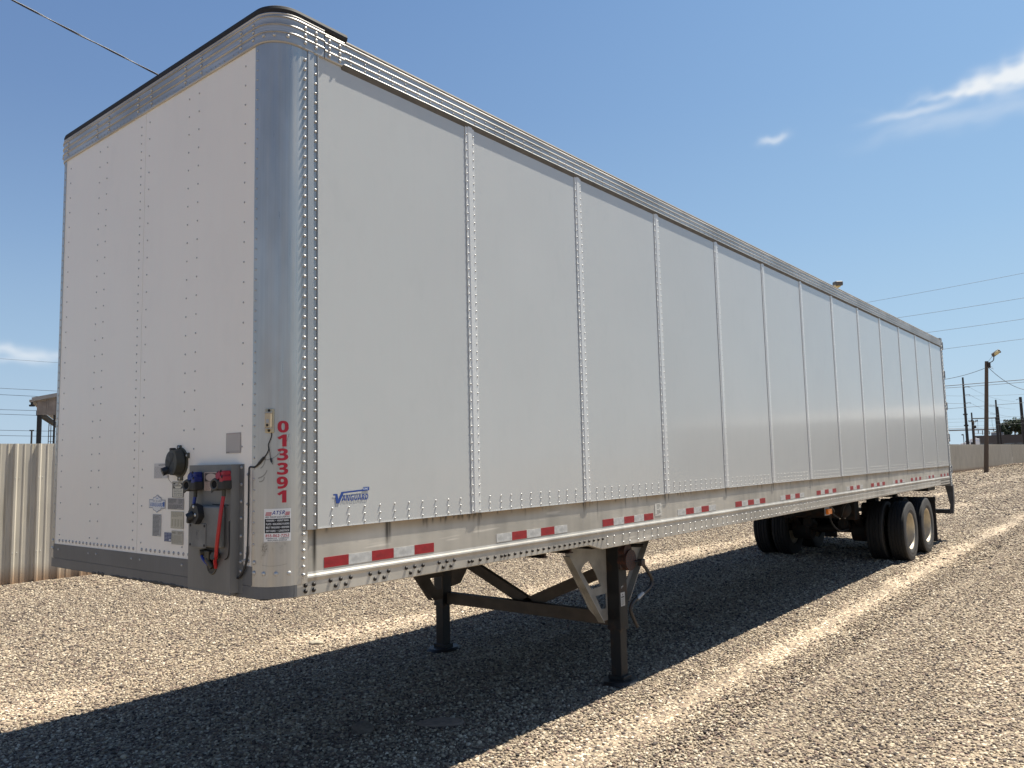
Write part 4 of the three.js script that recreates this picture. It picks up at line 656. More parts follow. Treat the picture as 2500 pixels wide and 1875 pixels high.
// ---- running gear
{
  const tyreProfile = [[0.300, -0.118], [0.325, -0.126], [0.40, -0.136], [0.455, -0.132], [0.484, -0.122], [0.492, -0.110], [0.492, -0.080], [0.481, -0.077], [0.481, -0.067], [0.493, -0.064], [0.493, -0.026], [0.482, -0.023], [0.482, -0.013], [0.494, -0.010], [0.494, 0.010], [0.482, 0.013], [0.482, 0.023], [0.493, 0.026], [0.493, 0.064], [0.481, 0.067], [0.481, 0.077], [0.492, 0.080], [0.492, 0.110], [0.484, 0.122]].map(([r, y]) => new THREE.Vector2(r, y));
  const sideProfile = [[0.484, 0.122], [0.470, 0.130], [0.455, 0.1335], [0.452, 0.132], [0.425, 0.137], [0.40, 0.137], [0.372, 0.1345], [0.368, 0.136], [0.345, 0.132], [0.325, 0.127], [0.303, 0.119], [0.298, 0.112]].map(([r, y]) => new THREE.Vector2(r, y));
  const lathe = (p, s) => { const g = new THREE.LatheGeometry(p, 56); g.rotateZ(-Math.PI / 2 * s); return toCreasedNormals(g, 0.6); };
  const rimProfile = [[0.300, 0.104], [0.306, 0.114], [0.300, 0.118], [0.291, 0.108], [0.285, 0.06], [0.280, -0.005], [0.262, -0.026], [0.20, -0.034], [0.12, -0.030], [0.115, -0.028], [0.09, -0.026], [0.0001, -0.024]].map(([r, y]) => new THREE.Vector2(r, y));
  const innerRim = [[0.300, -0.10], [0.285, -0.02], [0.27, 0.02], [0.0001, 0.02]].map(([r, y]) => new THREE.Vector2(r, y));
  const G = {}; for (const s of SIDES) G[s] = [lathe(tyreProfile, s), lathe(sideProfile, s), lathe(rimProfile, s), lathe(innerRim, s)];
  for (const z of [-12.43, -13.70]) {
    for (const s of SIDES) {
      for (const [x, outer] of [[s * 1.146, 1], [s * 0.805, 0]]) {
        const w = part('wheel', trailer); w.position.set(x, 0.486, z); w.rotation.x = hash(Math.round(z * 10), Math.round(x * 10)) * 6;
        mesh('tyre', G[s][0], MAT.tyre, w); mesh('sidewall', G[s][1], MAT.tyreSide, w); mesh('rim', G[s][outer ? 2 : 3], MAT.rim, w);
      }
      mesh('brake_drum', rod([s * 0.36, 0.49, z], [s * 0.66, 0.49, z], 0.21, 20), MAT.underside, trailer);
      const bag = new THREE.LatheGeometry([[0.0001, -0.13], [0.10, -0.13], [0.135, -0.10], [0.14, 0.05], [0.12, 0.12], [0.0001, 0.13]].map(([r, y]) => new THREE.Vector2(r, y)), 20); bag.translate(s * 0.52, 0.80, z - 0.42); mesh('air_spring', bag, MAT.rubber, trailer);
      mesh('trailing_arm', [beam([s * 0.52, 0.86, z + 0.62], [s * 0.52, 0.52, z + 0.05], 0.10, 0.12), beam([s * 0.52, 0.52, z + 0.05], [s * 0.52, 0.64, z - 0.5], 0.10, 0.10), box(s * 0.44, s * 0.60, 0.70, 1.02, z + 0.50, z + 0.74, 0.01)], MAT.underside, trailer);
      mesh('brake_chamber', rod([s * 0.30, 0.56, z + 0.16], [s * 0.30, 0.62, z + 0.42], 0.085, 14), MAT.underside, trailer);
    }
    mesh('axle', rod([-0.95, 0.486, z], [0.95, 0.486, z], 0.064, 16), MAT.underside, trailer);
  }
  for (const s of SIDES) {
    mesh('slider_rail', [box(s * 0.44, s * 0.60, 1.00, 1.15, -10.6, -15.0)], MAT.underside, trailer);
    mesh('mud_flap', box(s * 0.60, s * 1.24, 0.11, 0.90, -14.60, -14.615, 0.003), MAT.rubber, trailer);
    mesh('flap_bracket', box(s * 0.50, s * 1.25, 0.86, 0.945, -14.56, -14.60, 0.005), MAT.blackMetal, trailer);
    // rear guard hanging below the rear frame
    const gs = new THREE.Shape([[1.163, 1.11], [1.302, 1.118], [1.300, 0.80], [1.274, 0.535], [1.211, 0.535], [1.236, 0.715]].map(([x, y]) => new THREE.Vector2(s * x, y))), gp = new THREE.ExtrudeGeometry(gs, { depth: 0.10, bevelEnabled: true, bevelSize: 0.004, bevelThickness: 0.004, bevelSegments: 1 }); gp.translate(0, 0, -16.14); mesh('guard_post', gp, std({ map: rep(blotch, 3, 3), roughness: 0.5, metalness: 0.3 }, [0.10, 0.10, 0.105]), trailer);
  }
  mesh('rear_guard', box(-1.208, 1.208, 0.533, 0.622, -16.045, -16.135, 0.006), std({ map: rep(blotch, 2, 2), roughness: 0.55 }, [0.03, 0.03, 0.032]), trailer);
  mesh('slider_crossmember', box(-0.5, 0.5, 0.92, 1.06, -10.7, -10.85), MAT.underside, trailer); mesh('slider_crossmember', box(-0.5, 0.5, 0.92, 1.06, -14.85, -15.0), MAT.underside, trailer);
  const tank = new THREE.CapsuleGeometry(0.15, 0.7, 4, 16); tank.rotateZ(Math.PI / 2); tank.translate(0.15, 0.90, -11.3); mesh('air_tank', tank, MAT.underside, trailer);
  mesh('air_line', [tube([[0.9, 1.12, -10.4], [0.75, 1.0, -10.6], [0.62, 0.86, -10.9], [0.5, 0.78, -11.3]], 0.018, 30, 8), tube([[1.15, 1.14, -8.6], [1.05, 1.04, -9.1], [0.8, 0.92, -9.9], [0.6, 0.8, -10.8]], 0.012, 30, 8), tube([[0.6, 1.1, -10.5], [0.55, 0.8, -10.55], [0.55, 0.6, -10.9], [0.5, 0.55, -11.6]], 0.014, 30, 8)], MAT.black, trailer);
  mesh('rear_light_bar', box(-0.7, 0.7, 1.045, 1.10, -15.55, -15.7, 0.01), MAT.blackMetal, trailer);
  mesh('dock_bumper', box(0.62, 1.02, 1.02, 1.105, -15.2, -15.85, 0.02), MAT.black, trailer);
  const am = part('side_marker', trailer, 'amber side marker lamp on a bracket below the rail');
  mesh('bracket', box(1.19, 1.20, 1.02, 1.15, -8.27, -8.46, 0.002), MAT.galv, am);
  mesh('amber_lens', box(1.20, 1.235, 1.035, 1.105, -8.30, -8.45, 0.008), MAT.amber, am);
}

// ------------------------------------------------------------------ the long metal fence behind the trailer
{
  const dirtMap = tex(256, 256, (u, v) => {
    const n = fbm(u * 5, v * 4, 101, 4, 5, 4), s = fbm(u * 60, v * 3, 102, 3, 60, 3), low = smooth(0.16, 0.0, v + 0.06 * (n - 0.5)), k = 0.93 + 0.1 * (n - 0.5) + 0.07 * (s - 0.5);
    const st = smooth(0.62, 0.85, fbm(u * 22, v * 2, 103, 3, 22, 2)) * 0.10;
    return [mix(k - st, 0.62, low * 0.7), mix(k - st * 1.1, 0.46, low * 0.7), mix(k - st * 1.3, 0.34, low * 0.7)];
  }, true);
  dirtMap.repeat.set(0.5, 1 / 2.34);
  const tones = [[0.60, 0.55, 0.455], [0.575, 0.525, 0.43], [0.62, 0.57, 0.475]].map((c) => std({ map: dirtMap, roughness: 0.48 }, c));
  const fence = thing('metal_fence', 'long beige ribbed metal fence running behind the white trailer', 'fence', [-10.07, 0, -2.7], -0.0302);
  const H = 2.285, P = 0.35;
  const profile = (n) => { const a = []; for (let k = 0; k < n; k++) for (const [t, o] of [[0, 0], [0.012, 0.036], [0.044, 0.036], [0.072, 0], [0.150, 0], [0.157, 0.007], [0.172, 0.007], [0.179, 0], [0.262, 0], [0.269, 0.007], [0.284, 0.007], [0.291, 0]]) a.push([t + k * P, o]); a.push([n * P - 0.001, 0]); return a; };
  const sheet = (n, h) => {                                       // along local -z, ribs towards +x
    const p = profile(n), pos = [], quad = (a, b, c, d) => pos.push(...a, ...b, ...c, ...a, ...c, ...d);
    for (let i = 0; i + 1 < p.length; i++) {
      const [t0, o0] = p[i], [t1, o1] = p[i + 1];
      quad([o0, -0.05, -t0], [o1, -0.05, -t1], [o1, h, -t1], [o0, h, -t0]); quad([o1 - 0.004, -0.05, -t1], [o0 - 0.004, -0.05, -t0], [o0 - 0.004, h, -t0], [o1 - 0.004, h, -t1]); quad([o0, h, -t0], [o1, h, -t1], [o1 - 0.004, h, -t1], [o0 - 0.004, h, -t0]);
    }
    const g = new THREE.BufferGeometry(); g.setAttribute('position', new THREE.Float32BufferAttribute(pos, 3)); g.computeVertexNormals();
    const q = g.attributes.position, uv = new Float32Array(q.count * 2); for (let i = 0; i < q.count; i++) { uv[2 * i] = -q.getZ(i) + q.getX(i); uv[2 * i + 1] = q.getY(i) + 0.05; } g.setAttribute('uv', new THREE.BufferAttribute(uv, 2)); return g;
  };
  const small = sheet(3, H), wide = sheet(18, H), r = rng(21), screw = [];
  for (let k = 0; k < 3; k++) for (const y of [0.5, 1.72]) screw.push([0.034, y, -k * P - 0.03, 1, 0, 0], [0.0, y, -k * P - 0.1, 1, 0, 0]);
  const screws = rivets(screw, 0.008, 0.006);
  const shift = -0.40;
  for (let k = -12; k < 12; k++) { const o = mesh('fence_panel', small, tones[Math.floor(r() * 3)], fence); o.position.set(0.003 * (k % 2), 0.01 * (r() - 0.5), shift - k * 1.05); if (k > -5 && k < 4) { const s = mesh('screws', screws, MAT.rivet, o, 'stuff'); s.userData.kind = 'stuff'; } }
  let z = shift - 12 * 1.05; for (let k = 0; z > -140; k++) { const o = mesh('fence_panel', wide, tones[Math.floor(r() * 3)], fence); o.position.set(0.002 * (k % 2), 0.02 * (r() - 0.5), z); z -= 6.3 + (Math.abs(z + 90.5) < 3.2 ? 0.10 : 0.004); }
  for (const y of [0.45, 1.25, 2.05]) mesh('fence_rail', box(-0.075, -0.010, y, y + 0.06, 12, -139), MAT.galv, fence);
  for (let q = 11; q > -139; q -= 6.3) mesh('fence_post', box(-0.16, -0.08, -0.1, 2.2, q, q - 0.08), MAT.galv, fence);
}

// ------------------------------------------------------------------ yard lamp on its leaning wooden pole
const lampPost = thing('yard_lamp', 'leaning wooden pole with a yard lamp, in front of the fence right of the trailer', 'street lamp', [-5.69, 0, -69.1]);
{
  mesh('pole', rod([0, -0.1, 0], [0.63, 8.72, -0.08], 0.172, 16, 0.125), MAT.wood, lampPost);
  mesh('pole_box', box(0.72, 0.90, 8.18, 8.62, -0.02, 0.14, 0.02), MAT.steelPole, lampPost);
  mesh('arm', [tube([[0.70, 8.58, 0.0], [0.86, 8.60, 0], [1.02, 8.66, 0], [1.12, 8.78, 0], [1.15, 8.95, 0], [1.16, 9.12, 0]], 0.034, 30, 8)], MAT.steelPole, lampPost);
  mesh('arm_stay', rod([0.74, 8.66, 0], [1.08, 9.10, 0], 0.012, 6), MAT.steelPole, lampPost);
  const head = new THREE.Group(); head.name = 'lamp_head'; head.position.set(1.37, 9.27, 0); head.rotation.set(-0.75, -0.35, 0.55); lampPost.add(head);
  mesh('lamp_housing', [box(-0.33, 0.20, 0.0, 0.17, -0.16, 0.16, 0.05), box(0.16, 0.31, -0.05, 0.15, -0.15, 0.15, 0.05), box(-0.37, -0.26, 0.0, 0.12, -0.08, 0.08, 0.02)], std({ roughness: 0.6 }, [0.13, 0.115, 0.10]), head);
  const lens = new THREE.SphereGeometry(1, 16, 10); lens.scale(0.24, 0.10, 0.145); lens.translate(0.03, -0.03, 0.03); mesh('lamp_lens', lens, phys({ roughness: 0.85, transmission: 0.6, thickness: 0 }, [1.0, 0.88, 0.52]), head);
  mesh('insulator', [rod([0.55, 8.22, 0.02], [0.92, 8.18, 0.02], 0.02, 6), rod([0.9, 8.18, 0.02], [1.08, 8.05, 0.02], 0.018, 6), rod([0.74, 8.42, 0.02], [1.05, 8.2, 0.02], 0.012, 6)], MAT.galv, lampPost);
  const other = lampPost.clone(); other.name = numbered('yard_lamp'); scene.add(other);
  other.position.set(-6.17, 0, -35.2); other.rotation.y = -1.29; other.getObjectByName('lamp_head').rotation.set(0, 0.25, -0.12);
  tag(other, 'lamp head that peeps over the roof edge of the trailer', 'street lamp');
}

// ------------------------------------------------------------------ poles and a substation far behind the fence
const pole = (name, label, x, z, h, r0, r1, m = MAT.steelPole, lean = 0) => { const o = thing(name, label, 'utility pole', [x, 0, z]); mesh('pole_shaft', rod([0, -0.2, 0], [lean, h, 0], r0, 12, r1), m, o); return o; };
{
  const a = pole('utility_pole', 'tall dark steel pole with three short arms, nearest the rear of the trailer', -15.87, -126.2, 12.2, 0.235, 0.115, MAT.steelPole, 0.03);
  for (const y of [10.76, 9.63, 8.48]) { mesh('pole_arm', tube([[0.05, y - 0.03, 0], [0.4, y + 0.03, 0], [0.72, y + 0.02, 0]], 0.035, 8, 6), MAT.steelPole, a); mesh('insulator', rod([0.72, y - 0.1, 0], [0.72, y + 0.05, 0], 0.05, 8), MAT.galv, a); }
  for (const y of [5.3, 6.87]) mesh('pole_collar', rod([0, y - 0.09, 0], [0, y + 0.09, 0], 0.29, 12), MAT.steelPole, a);
  const b = pole('utility_pole', 'dark pole beside the tree, with two thin arms, right of the frame of poles', -14.75, -146.6, 9.8, 0.20, 0.12, MAT.steelPole, 0.13);
  for (const y of [8.66, 7.45]) mesh('pole_arm', rod([0.05, y, 0], [-0.85, y + 0.12, 0], 0.03, 6), MAT.steelPole, b);
  pole('utility_pole', 'short grey pole standing close against the dark pole by the tree', -14.35, -147.4, 8.7, 0.17, 0.12, MAT.steelPole, -0.2);
  const c = pole('utility_pole', 'thick dark pole rising out of the tree at the right edge', -10.15, -137.0, 9.5, 0.27, 0.19, MAT.steelPole, -0.05);
  mesh('pole_arm', rod([0, 9.3, 0], [-0.65, 9.12, 0], 0.03, 6), MAT.steelPole, c);
  const d = pole('utility_pole', 'wooden pole with a crossarm and a round transformer', -17.92, -145.6, 6.6, 0.10, 0.08, MAT.wood, 0.06);
  mesh('crossarm', box(-0.62, 0.66, 6.36, 6.46, -0.05, 0.05), MAT.wood, d); for (const x of [-0.58, -0.3, 0.42, 0.62]) mesh('insulator', rod([x, 6.46, 0], [x, 6.66, 0], 0.07, 8), MAT.steelPole, d);
  mesh('arm_brace', rod([0.05, 6.05, 0], [0.4, 6.38, 0], 0.03, 6), MAT.wood, d); mesh('transformer', rod([0.24, 5.3, 0.05], [0.24, 5.75, 0.05], 0.17, 12), MAT.steelPole, d);
  const f = thing('substation_frame', 'frame of two poles and crossbeams behind the yard lamp', 'substation frame', [-18.15, 0, -146.1]);
  mesh('frame_post', rod([-0.05, -0.2, 0], [0.03, 7.9, 0], 0.15, 10, 0.11), MAT.steelPole, f); mesh('frame_post', rod([3.34, -0.2, -0.5], [3.34, 7.0, -0.5], 0.12, 10, 0.10), MAT.steelPole, f);
  mesh('crossbeam', rod([0.1, 6.9, 0], [3.36, 6.87, -0.5], 0.09, 8), MAT.steelPole, f);
  for (const y of [5.05, 5.32]) mesh('bus_pipe', rod([-3.4, y + 0.04, 0.5], [3.36, y - 0.02, -0.5], y < 5.2 ? 0.11 : 0.045, 8), MAT.galv, f); mesh('bus_pipe', rod([0.3, 4.45, 0], [3.3, 4.5, -0.5], 0.04, 8), MAT.galv, f);
  for (const [x, y0, y1] of [[0.75, 4.4, 5.0], [2.9, 4.7, 5.1], [2.3, 4.2, 4.8], [1.35, 4.2, 4.9]]) mesh('switch', rod([x, y0, -0.2], [x, y1, -0.2], 0.06, 8), MAT.steelPole, f);
  mesh('drop_wire', [tube([[0.72, 6.9, -0.1], [0.78, 6.2, -0.1], [0.74, 5.1, -0.1]], 0.018, 12, 5)], MAT.wire, f); mesh('drop_wire', [tube([[2.8, 6.88, -0.4], [2.78, 6.0, -0.4], [2.9, 5.1, -0.4]], 0.018, 12, 5)], MAT.wire, f);
  const l = thing('lamp_pole', 'small thin lamp pole behind the fence, left of the white truck', 'street lamp', [-13.13, 0, -106.4]); mesh('pole_shaft', rod([0, 0, 0], [0.03, 3.6, 0], 0.05, 8, 0.04), MAT.steelPole, l); mesh('lamp_head', box(-0.17, 0.05, 3.56, 3.72, -0.08, 0.08, 0.03), MAT.steelPole, l);
  const m = pole('utility_pole', 'thin pole over the fence at the far left, beside the open shed', -127.4, -44.7, 8.0, 0.16, 0.12); mesh('pole_top', box(-0.1, 0.1, 7.9, 8.1, -0.3, 0.3), MAT.steelPole, m);
  const t = thing('lattice_tower', 'slim lattice tower seen between the posts of the open shed', 'tower', [-126.5, 0, -46.9]);
  for (const q of [-0.2, 0.25]) mesh('tower_leg', rod([0, 0, q], [0, 9.75, q * 0.6], 0.06, 6), MAT.steelPole, t); for (let y = 6.3; y < 9.7; y += 0.85) mesh('tower_rung', rod([0, y, -0.45], [0, y, 0.2], 0.04, 5), MAT.steelPole, t);
}
// dark wall, cabinets, white truck
{
  const w = thing('dark_wall', 'dark brown panelled wall beyond the fence, under the tree', 'wall', [-28.75, 0, -215.2], 0.06), dm = std({ roughness: 0.7 }, [0.075, 0.064, 0.058]), dm2 = std({ roughness: 0.7 }, [0.062, 0.053, 0.049]);
  for (let k = 0; k < 9; k++) mesh('wall_panel', box(k * 5.2 + 0.04, k * 5.2 + 5.16, 3.1, 5.1 + 0.03 * (k % 2), -0.2, 0), k % 3 === 1 ? dm2 : dm, w);
  for (let k = 0; k < 9; k++) mesh('wall_post', box(k * 5.2 - 0.1, k * 5.2 + 0.1, 0, 5.05, -0.22, 0.05), dm2, w); mesh('wall_base', box(0, 46.8, 0, 3.08, -0.18, -0.05), dm2, w);
  const cab = (x, y1, wd, label) => { const o = thing('equipment_cabinet', label, 'cabinet', [x, 0, -221]); mesh('cabinet_body', box(0, wd, 0, y1, 0, -1.2, 0.04), MAT.galv, o); mesh('cabinet_lid', box(-0.06, wd + 0.06, y1 - 0.02, y1 + 0.1, 0.06, -1.26), MAT.galv, o); };
  cab(-25.75, 5.85, 1.15, 'grey metal cabinet showing above the dark wall, next to the yard lamp'); cab(-24.5, 5.75, 1.3, 'grey metal cabinet showing above the dark wall, next to the tree');
  const tr = thing('white_truck', 'white truck whose roof shows over the fence, left of the yard lamp', 'truck', [-27.85, 0, -204.5], 0.1), wp = phys({ roughness: 0.3 }, [0.82, 0.82, 0.82]), gl = phys({ roughness: 0.1 }, [0.03, 0.035, 0.04]);
  const sh = (pts, d) => { const g = new THREE.ExtrudeGeometry(new THREE.Shape(pts.map(([x, y]) => new THREE.Vector2(x, y))), { depth: d, bevelEnabled: true, bevelSize: 0.06, bevelThickness: 0.06, bevelSegments: 2 }); g.translate(0, 0, -d / 2); return g; };
  mesh('cab', sh([[-0.3, 0.9], [1.9, 0.9], [1.9, 3.75], [0.2, 3.75], [-0.25, 2.7]], 2.2), wp, tr);
  mesh('roof_fairing', sh([[0.0, 3.72], [1.9, 3.72], [1.9, 4.2], [1.3, 4.42], [0.7, 4.36], [0.1, 4.15]], 2.0), wp, tr);
  mesh('hood', sh([[-1.9, 0.8], [-0.25, 0.8], [-0.25, 3.2], [-0.9, 3.45], [-1.75, 3.2], [-1.95, 2.6]], 1.9), wp, tr);
  mesh('windshield', beam([-0.22, 3.05, 0], [0.12, 3.66, 0], 1.8, 0.03, [0, 0, 1]), gl, tr);
  mesh('side_window', box(0.25, 1.0, 2.9, 3.5, 1.14, 1.19, 0.02), gl, tr); mesh('exhaust_stack', rod([1.95, 1.2, 0.9], [1.95, 4.3, 0.9], 0.08, 10), MAT.galv, tr);
  for (const x of [-1.2, 1.3]) for (const s of SIDES) mesh('wheel', rod([x, 0.5, s * 0.85], [x, 0.5, s * 1.15], 0.5, 18), MAT.tyre, tr);
}
// trees over the dark wall
{
  const leafMat = phys({ roughness: 0.8, transmission: 0.25, thickness: 0, vertexColors: true, side: THREE.DoubleSide }, [1, 1, 1]);
  const tree = (x, z, y, R, seed, label) => {
    const t = thing('leafy_tree', label, 'tree', [x, 0, z]), r = rng(seed);
    mesh('trunk', [rod([0, 0, 0], [0.1, y - R * 0.4, 0], 0.28, 10, 0.16), rod([0.1, y - R * 0.6, 0], [R * 0.5, y + R * 0.3, 0.2], 0.13, 8, 0.04), rod([0.1, y - R * 0.5, 0], [-R * 0.5, y + R * 0.2, -0.3], 0.13, 8, 0.04)], MAT.wood, t);
    const clumps = []; for (let k = 0; k < 34; k++) { const a = r() * 6.283, e = Math.asin(r() * 1.7 - 0.7), q = R * (0.35 + 0.6 * r()); clumps.push([Math.cos(a) * Math.cos(e) * q, y + Math.sin(e) * q * 0.95, Math.sin(a) * Math.cos(e) * q, R * (0.2 + 0.2 * r())]); }
    const pos = [], col = [], nor = [], v = new THREE.Vector3(), M = new THREE.Matrix4(), E2 = new THREE.Euler();
    for (const [cx, cy, cz, cr] of clumps) for (let i = 0; i < 70; i++) {
      v.set(r() - 0.5, r() - 0.5, r() - 0.5).normalize().multiplyScalar(cr * Math.pow(r(), 0.4)); M.makeRotationFromEuler(E2.set(r() * 6, r() * 6, r() * 6));
      const s = 0.14 + 0.16 * r(), c = [[0.035, 0.055, 0.022], [0.05, 0.075, 0.028], [0.028, 0.042, 0.02]][Math.floor(r() * 3)], n = new THREE.Vector3(0, 0, 1).applyMatrix4(M), q = [[-s, -s * 0.5, 0], [s, -s * 0.5, 0], [s, s * 0.5, 0], [-s, s * 0.5, 0]].map((p) => new THREE.Vector3(...p).applyMatrix4(M));
      for (const k of [0, 1, 2, 0, 2, 3]) { pos.push(q[k].x + v.x + cx, q[k].y + v.y + cy, q[k].z + v.z + cz); nor.push(n.x, n.y, n.z); col.push(...c); }
    }
    const g = new THREE.BufferGeometry(); g.setAttribute('position', new THREE.Float32BufferAttribute(pos, 3)); g.setAttribute('normal', new THREE.Float32BufferAttribute(nor, 3)); g.setAttribute('color', new THREE.Float32BufferAttribute(col, 3));
    const o = new THREE.Mesh(g, leafMat); o.name = 'crown'; o.castShadow = o.receiveShadow = true; t.add(o);
  };
  tree(-24.3, -229, 6.1, 1.9, 301, 'small dark tree beside the grey cabinets, leftmost above the dark wall'); tree(-22.0, -231, 7.3, 2.7, 302, 'tallest dark leafy tree above the dark wall, left of the thick pole'); tree(-19.6, -232, 7.0, 2.7, 303, 'dark leafy tree at the right edge, behind the thick pole'); tree(-16.8, -233, 6.9, 2.7, 304, 'dark leafy tree past the thick pole, cut off by the right edge');
}

// ------------------------------------------------------------------ open metal shed beyond the fence on the left
{
  const s = thing('open_shed', 'open beige metal shed on dark posts beyond the fence at left', 'shed', [-27.45, 0, -9.2], -0.43), tan = std({ map: rep(blotch, 1, 1), roughness: 0.5 }, [0.36, 0.29, 0.235]), roofM = std({ roughness: 0.5, metalness: 0.2 }, [0.36, 0.32, 0.28]), dk = std({ roughness: 0.7 }, [0.025, 0.023, 0.022]);
  const W = 5.0, slope = 0.232;
  for (const q of SIDES) {
    const y0 = 4.46, roofHalf = beam([-6.5, y0, q > 0 ? 0.02 : -2 * W + 0.02], [-6.5, y0 + W * slope, -W + 0.02], 13.2, 0.06); mesh('roof', roofHalf, roofM, s);
    mesh('eave_trim', beam([0.11, y0 + 0.0, q > 0 ? 0.03 : -2 * W + 0.03], [0.11, y0 + W * slope, -W + 0.02], 0.05, 0.14), roofM, s);
  }
  mesh('gutter', box(-13, 0.1, 4.36, 4.46, 0.0, 0.12, 0.02), roofM, s);
  for (let k = 0; k < 33; k++) { const z = -0.12 - k * 0.305, h = 4.40 + Math.min(-z, 2 * W + z) * slope; mesh('gable_sheet', [box(-0.03, 0, 3.90 + 0.03 * (k % 2 ? 0 : 0), h, z, z - 0.302), box(0, 0.03, 3.90, h, z - 0.02, z - 0.06, 0), box(0, 0.012, 3.90, h, z - 0.15, z - 0.18, 0)], tan, s); }
  for (const z of [-0.13, -0.66, -5.1, -9.8]) for (const x of [-0.12, -12.5]) mesh('post', box(x - 0.1, x + 0.08, 0, 3.95, z, z - (z < -0.5 && z > -1 ? 0.06 : 0.15)), dk, s);
  mesh('eave_beam', box(-12.5, -0.05, 3.88, 4.05, -0.1, -0.25), dk, s); mesh('eave_lamp', [box(0.0, 0.1, 4.26, 4.36, 0.0, 0.07), box(0.0, 0.14, 4.2, 4.27, -0.06, 0.12, 0.02)], MAT.black, s);
}
// metal warehouse out to the right: the trailer's glossy flank mirrors it
{
  const s = thing('warehouse', 'tan metal warehouse mirrored faintly in the glossy side of the trailer', 'building', [9, 0, -62]), wall = std({ map: rep(brushedV, 1, 0.3), roughness: 0.6 }, [0.30, 0.255, 0.205]), rf = std({ roughness: 0.5 }, [0.45, 0.43, 0.41]), dk = std({ roughness: 0.4 }, [0.05, 0.05, 0.055]);
  mesh('wall', [box(0, 24, 0, 4.2, -14, 0)], wall, s); mesh('roof', beam([12, 4.25, 0.5], [12, 5.4, -7], 24.8, 0.12), rf, s); mesh('roof', beam([12, 5.4, -7], [12, 4.25, -14.5], 24.8, 0.12), rf, s);
  mesh('gable', plateX([[0, 4.2], [-7, 5.32], [-14, 4.2]], [], 0.02, 0.1), wall, s); mesh('gable', plateX([[0, 4.2], [-7, 5.32], [-14, 4.2]], [], 23.9, 23.98), wall, s);
  for (const x of [3, 10, 17]) { const d = mesh('roller_door', box(x, x + 4, 0, 3.4, 0, 0.06), rf, s); for (let y = 0.2; y < 3.3; y += 0.35) mesh('door_slat', box(x + 0.05, x + 3.95, y, y + 0.31, 0.06, 0.085, 0.008), rf, d); }
}

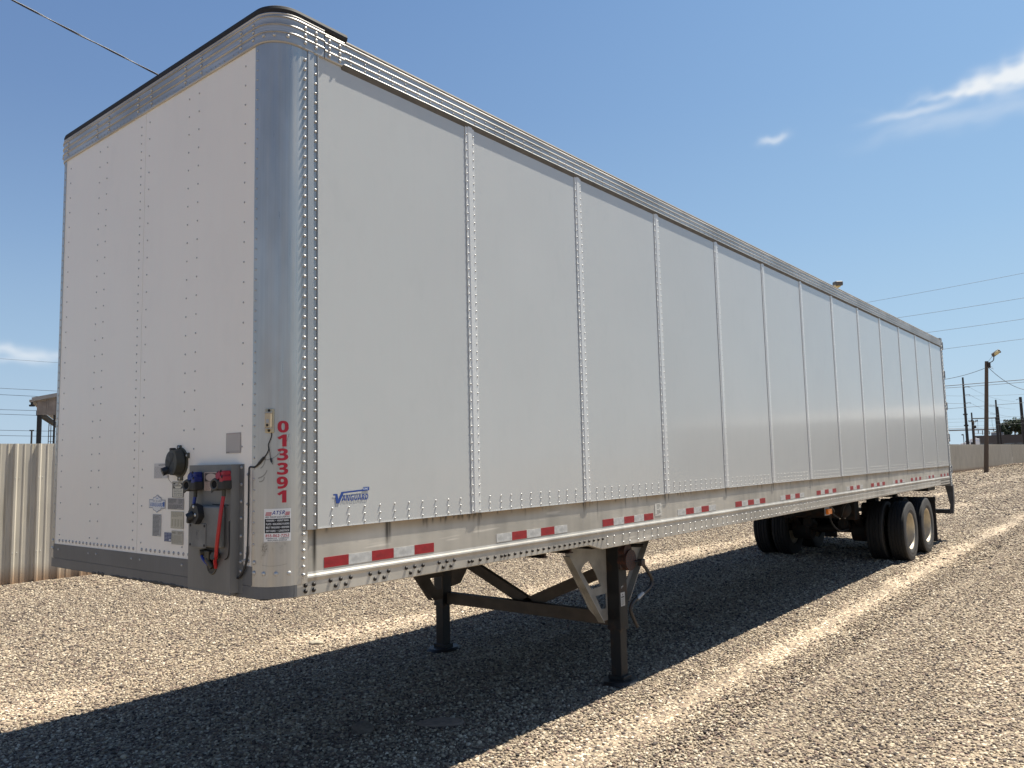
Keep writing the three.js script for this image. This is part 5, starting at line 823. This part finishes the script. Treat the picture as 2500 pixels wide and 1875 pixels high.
// ------------------------------------------------------------------ wires
{
  const wire = (name, label, p, q, sag, r = 0.03, ext = [0, 0], group = 'wires') => {
    const a = V(p), b = V(q), d = b.clone().sub(a), A = a.clone().addScaledVector(d, -ext[0]), B = b.clone().addScaledVector(d, ext[1]), pts = [];
    for (let i = 0; i <= 16; i++) { const t = i / 16, c = A.clone().lerp(B, t); c.y -= sag * 4 * t * (1 - t); pts.push([c.x, c.y, c.z]); }
    return tag(mesh(name, tube(pts, r, 32, 5), MAT.wire, scene), label, 'wire');
  };
  wire('power_line', 'topmost power line crossing the sky right of the trailer roof', [-17.8, 17.58, -85.0], [-8.95, 18.4, -86.8], 0.1, 0.016, [0.6, 1]);
  wire('power_line', 'second power line from the top, right of the trailer roof', [-15.14, 15.68, -85.65], [-9.11, 16.07, -86.8], 0.1, 0.018, [1, 1]);
  wire('power_line', 'third power line from the top, right of the trailer roof', [-12.62, 13.9, -86.2], [-9.24, 14.08, -86.77], 0.1, 0.018, [2, 2]);
  wire('power_line', 'fourth power line from the top, leaving the rear top corner of the trailer', [-11.06, 11.99, -86.5], [-9.38, 12.08, -86.74], 0.0, 0.018, [3, 4]);
  wire('service_cable', 'slack cable from the yard lamp pole to the left, behind the trailer', [-14.5, 8.9, -67.8], [-5.24, 8.17, -69.16], 1.05, 0.02);
  wire('service_cable', 'slack cable from the yard lamp pole down to the right edge', [-4.95, 8.19, -69.2], [0.9, 8.0, -69.9], 1.92, 0.02);
  wire('power_line', 'thick upper power line just below the lamp cable, crossing behind the yard lamp', [-14.57, 9.68, -106.15], [-6.54, 9.87, -107.27], 0.0, 0.045, [0.5, 0.5]);
  wire('power_line', 'power line close under the thick one behind the yard lamp', [-14.58, 9.52, -106.15], [-6.55, 9.68, -107.27], 0.12, 0.03, [0.5, 0.5]);
  wire('power_line', 'faint sagging power line at the upper arms of the steel pole', [-14.61, 8.64, -106.15], [-6.65, 8.36, -107.26], 0.28, 0.014, [0.3, 0.4]);
  wire('power_line', 'faint power line at the lowest arm of the steel pole', [-14.57, 7.53, -106.16], [-12.75, 7.4, -106.46], 0.0, 0.018, [1, 0.2]);
  wire('power_line', 'power line below the steel pole arms, rising to the right edge', [-14.5, 6.91, -106.17], [-6.73, 7.2, -107.25], 0.04, 0.026, [0.4, 0.5]);
  [[10.75, 9.1], [9.63, 7.9], [8.48, 6.7]].forEach(([y, y1], i) => wire('power_line', ['highest', 'middle', 'lowest'][i] + ' slanting wire from the steel pole arms towards the frame of poles', [-15.12, y, -126.3], [-11.4, y1, -141], 0.5, 0.014));
  [[6.1, 5.9], [5.6, 5.45], [4.95, 4.85]].forEach(([y, y1], i) => wire('power_line', ['upper', 'middle', 'lower'][i] + ' pale wire between the trailer rear and the frame of poles', [-21, y + 0.5, -130], [-13, y1 + 0.6, -131], 0.15, 0.014, [0.3, 0.5]));
  [[15.15, 14.96, 'topmost'], [11.65, 11.48, 'second'], [10.9, 10.71, 'third'], [9.13, 9.02, 'fourth'], [8.6, 8.44, 'fifth'], [6.71, 6.59, 'sixth'], [6.09, 5.96, 'lowest']].forEach(([a, b, w], i) => wire('power_line', w + ' of the wires over the fence left of the trailer', [-100.2, a, -31.4], [-98.4, b, -36.7], 0, i ? 0.026 : 0.017, [6, 8]));
  // twisted service cable overhead, from above the camera to the lamp behind the trailer
  const two = [[], []]; for (let i = 0; i <= 420; i++) {
    const s = -7 + 40.6 * i / 420, x = -4.05 - 0.054 * s, z = -0.55 - s * 0.9985, y = 6.56 - 0.115 * s + 0.00496 * s * s, a = s * 7;
    two[0].push([x + 0.005 * Math.cos(a), y + 0.005 * Math.sin(a), z]); two[1].push([x - 0.005 * Math.cos(a), y - 0.005 * Math.sin(a), z]);
  }
  tag(mesh('twisted_cable', [new THREE.TubeGeometry(new THREE.CatmullRomCurve3(two[0].map(V)), 840, 0.0075, 5), new THREE.TubeGeometry(new THREE.CatmullRomCurve3(two[1].map(V)), 840, 0.005, 5)], MAT.cableDark, scene), 'dark twisted cable hanging across the sky at upper left', 'cable');
}

renderer.render(scene, camera);
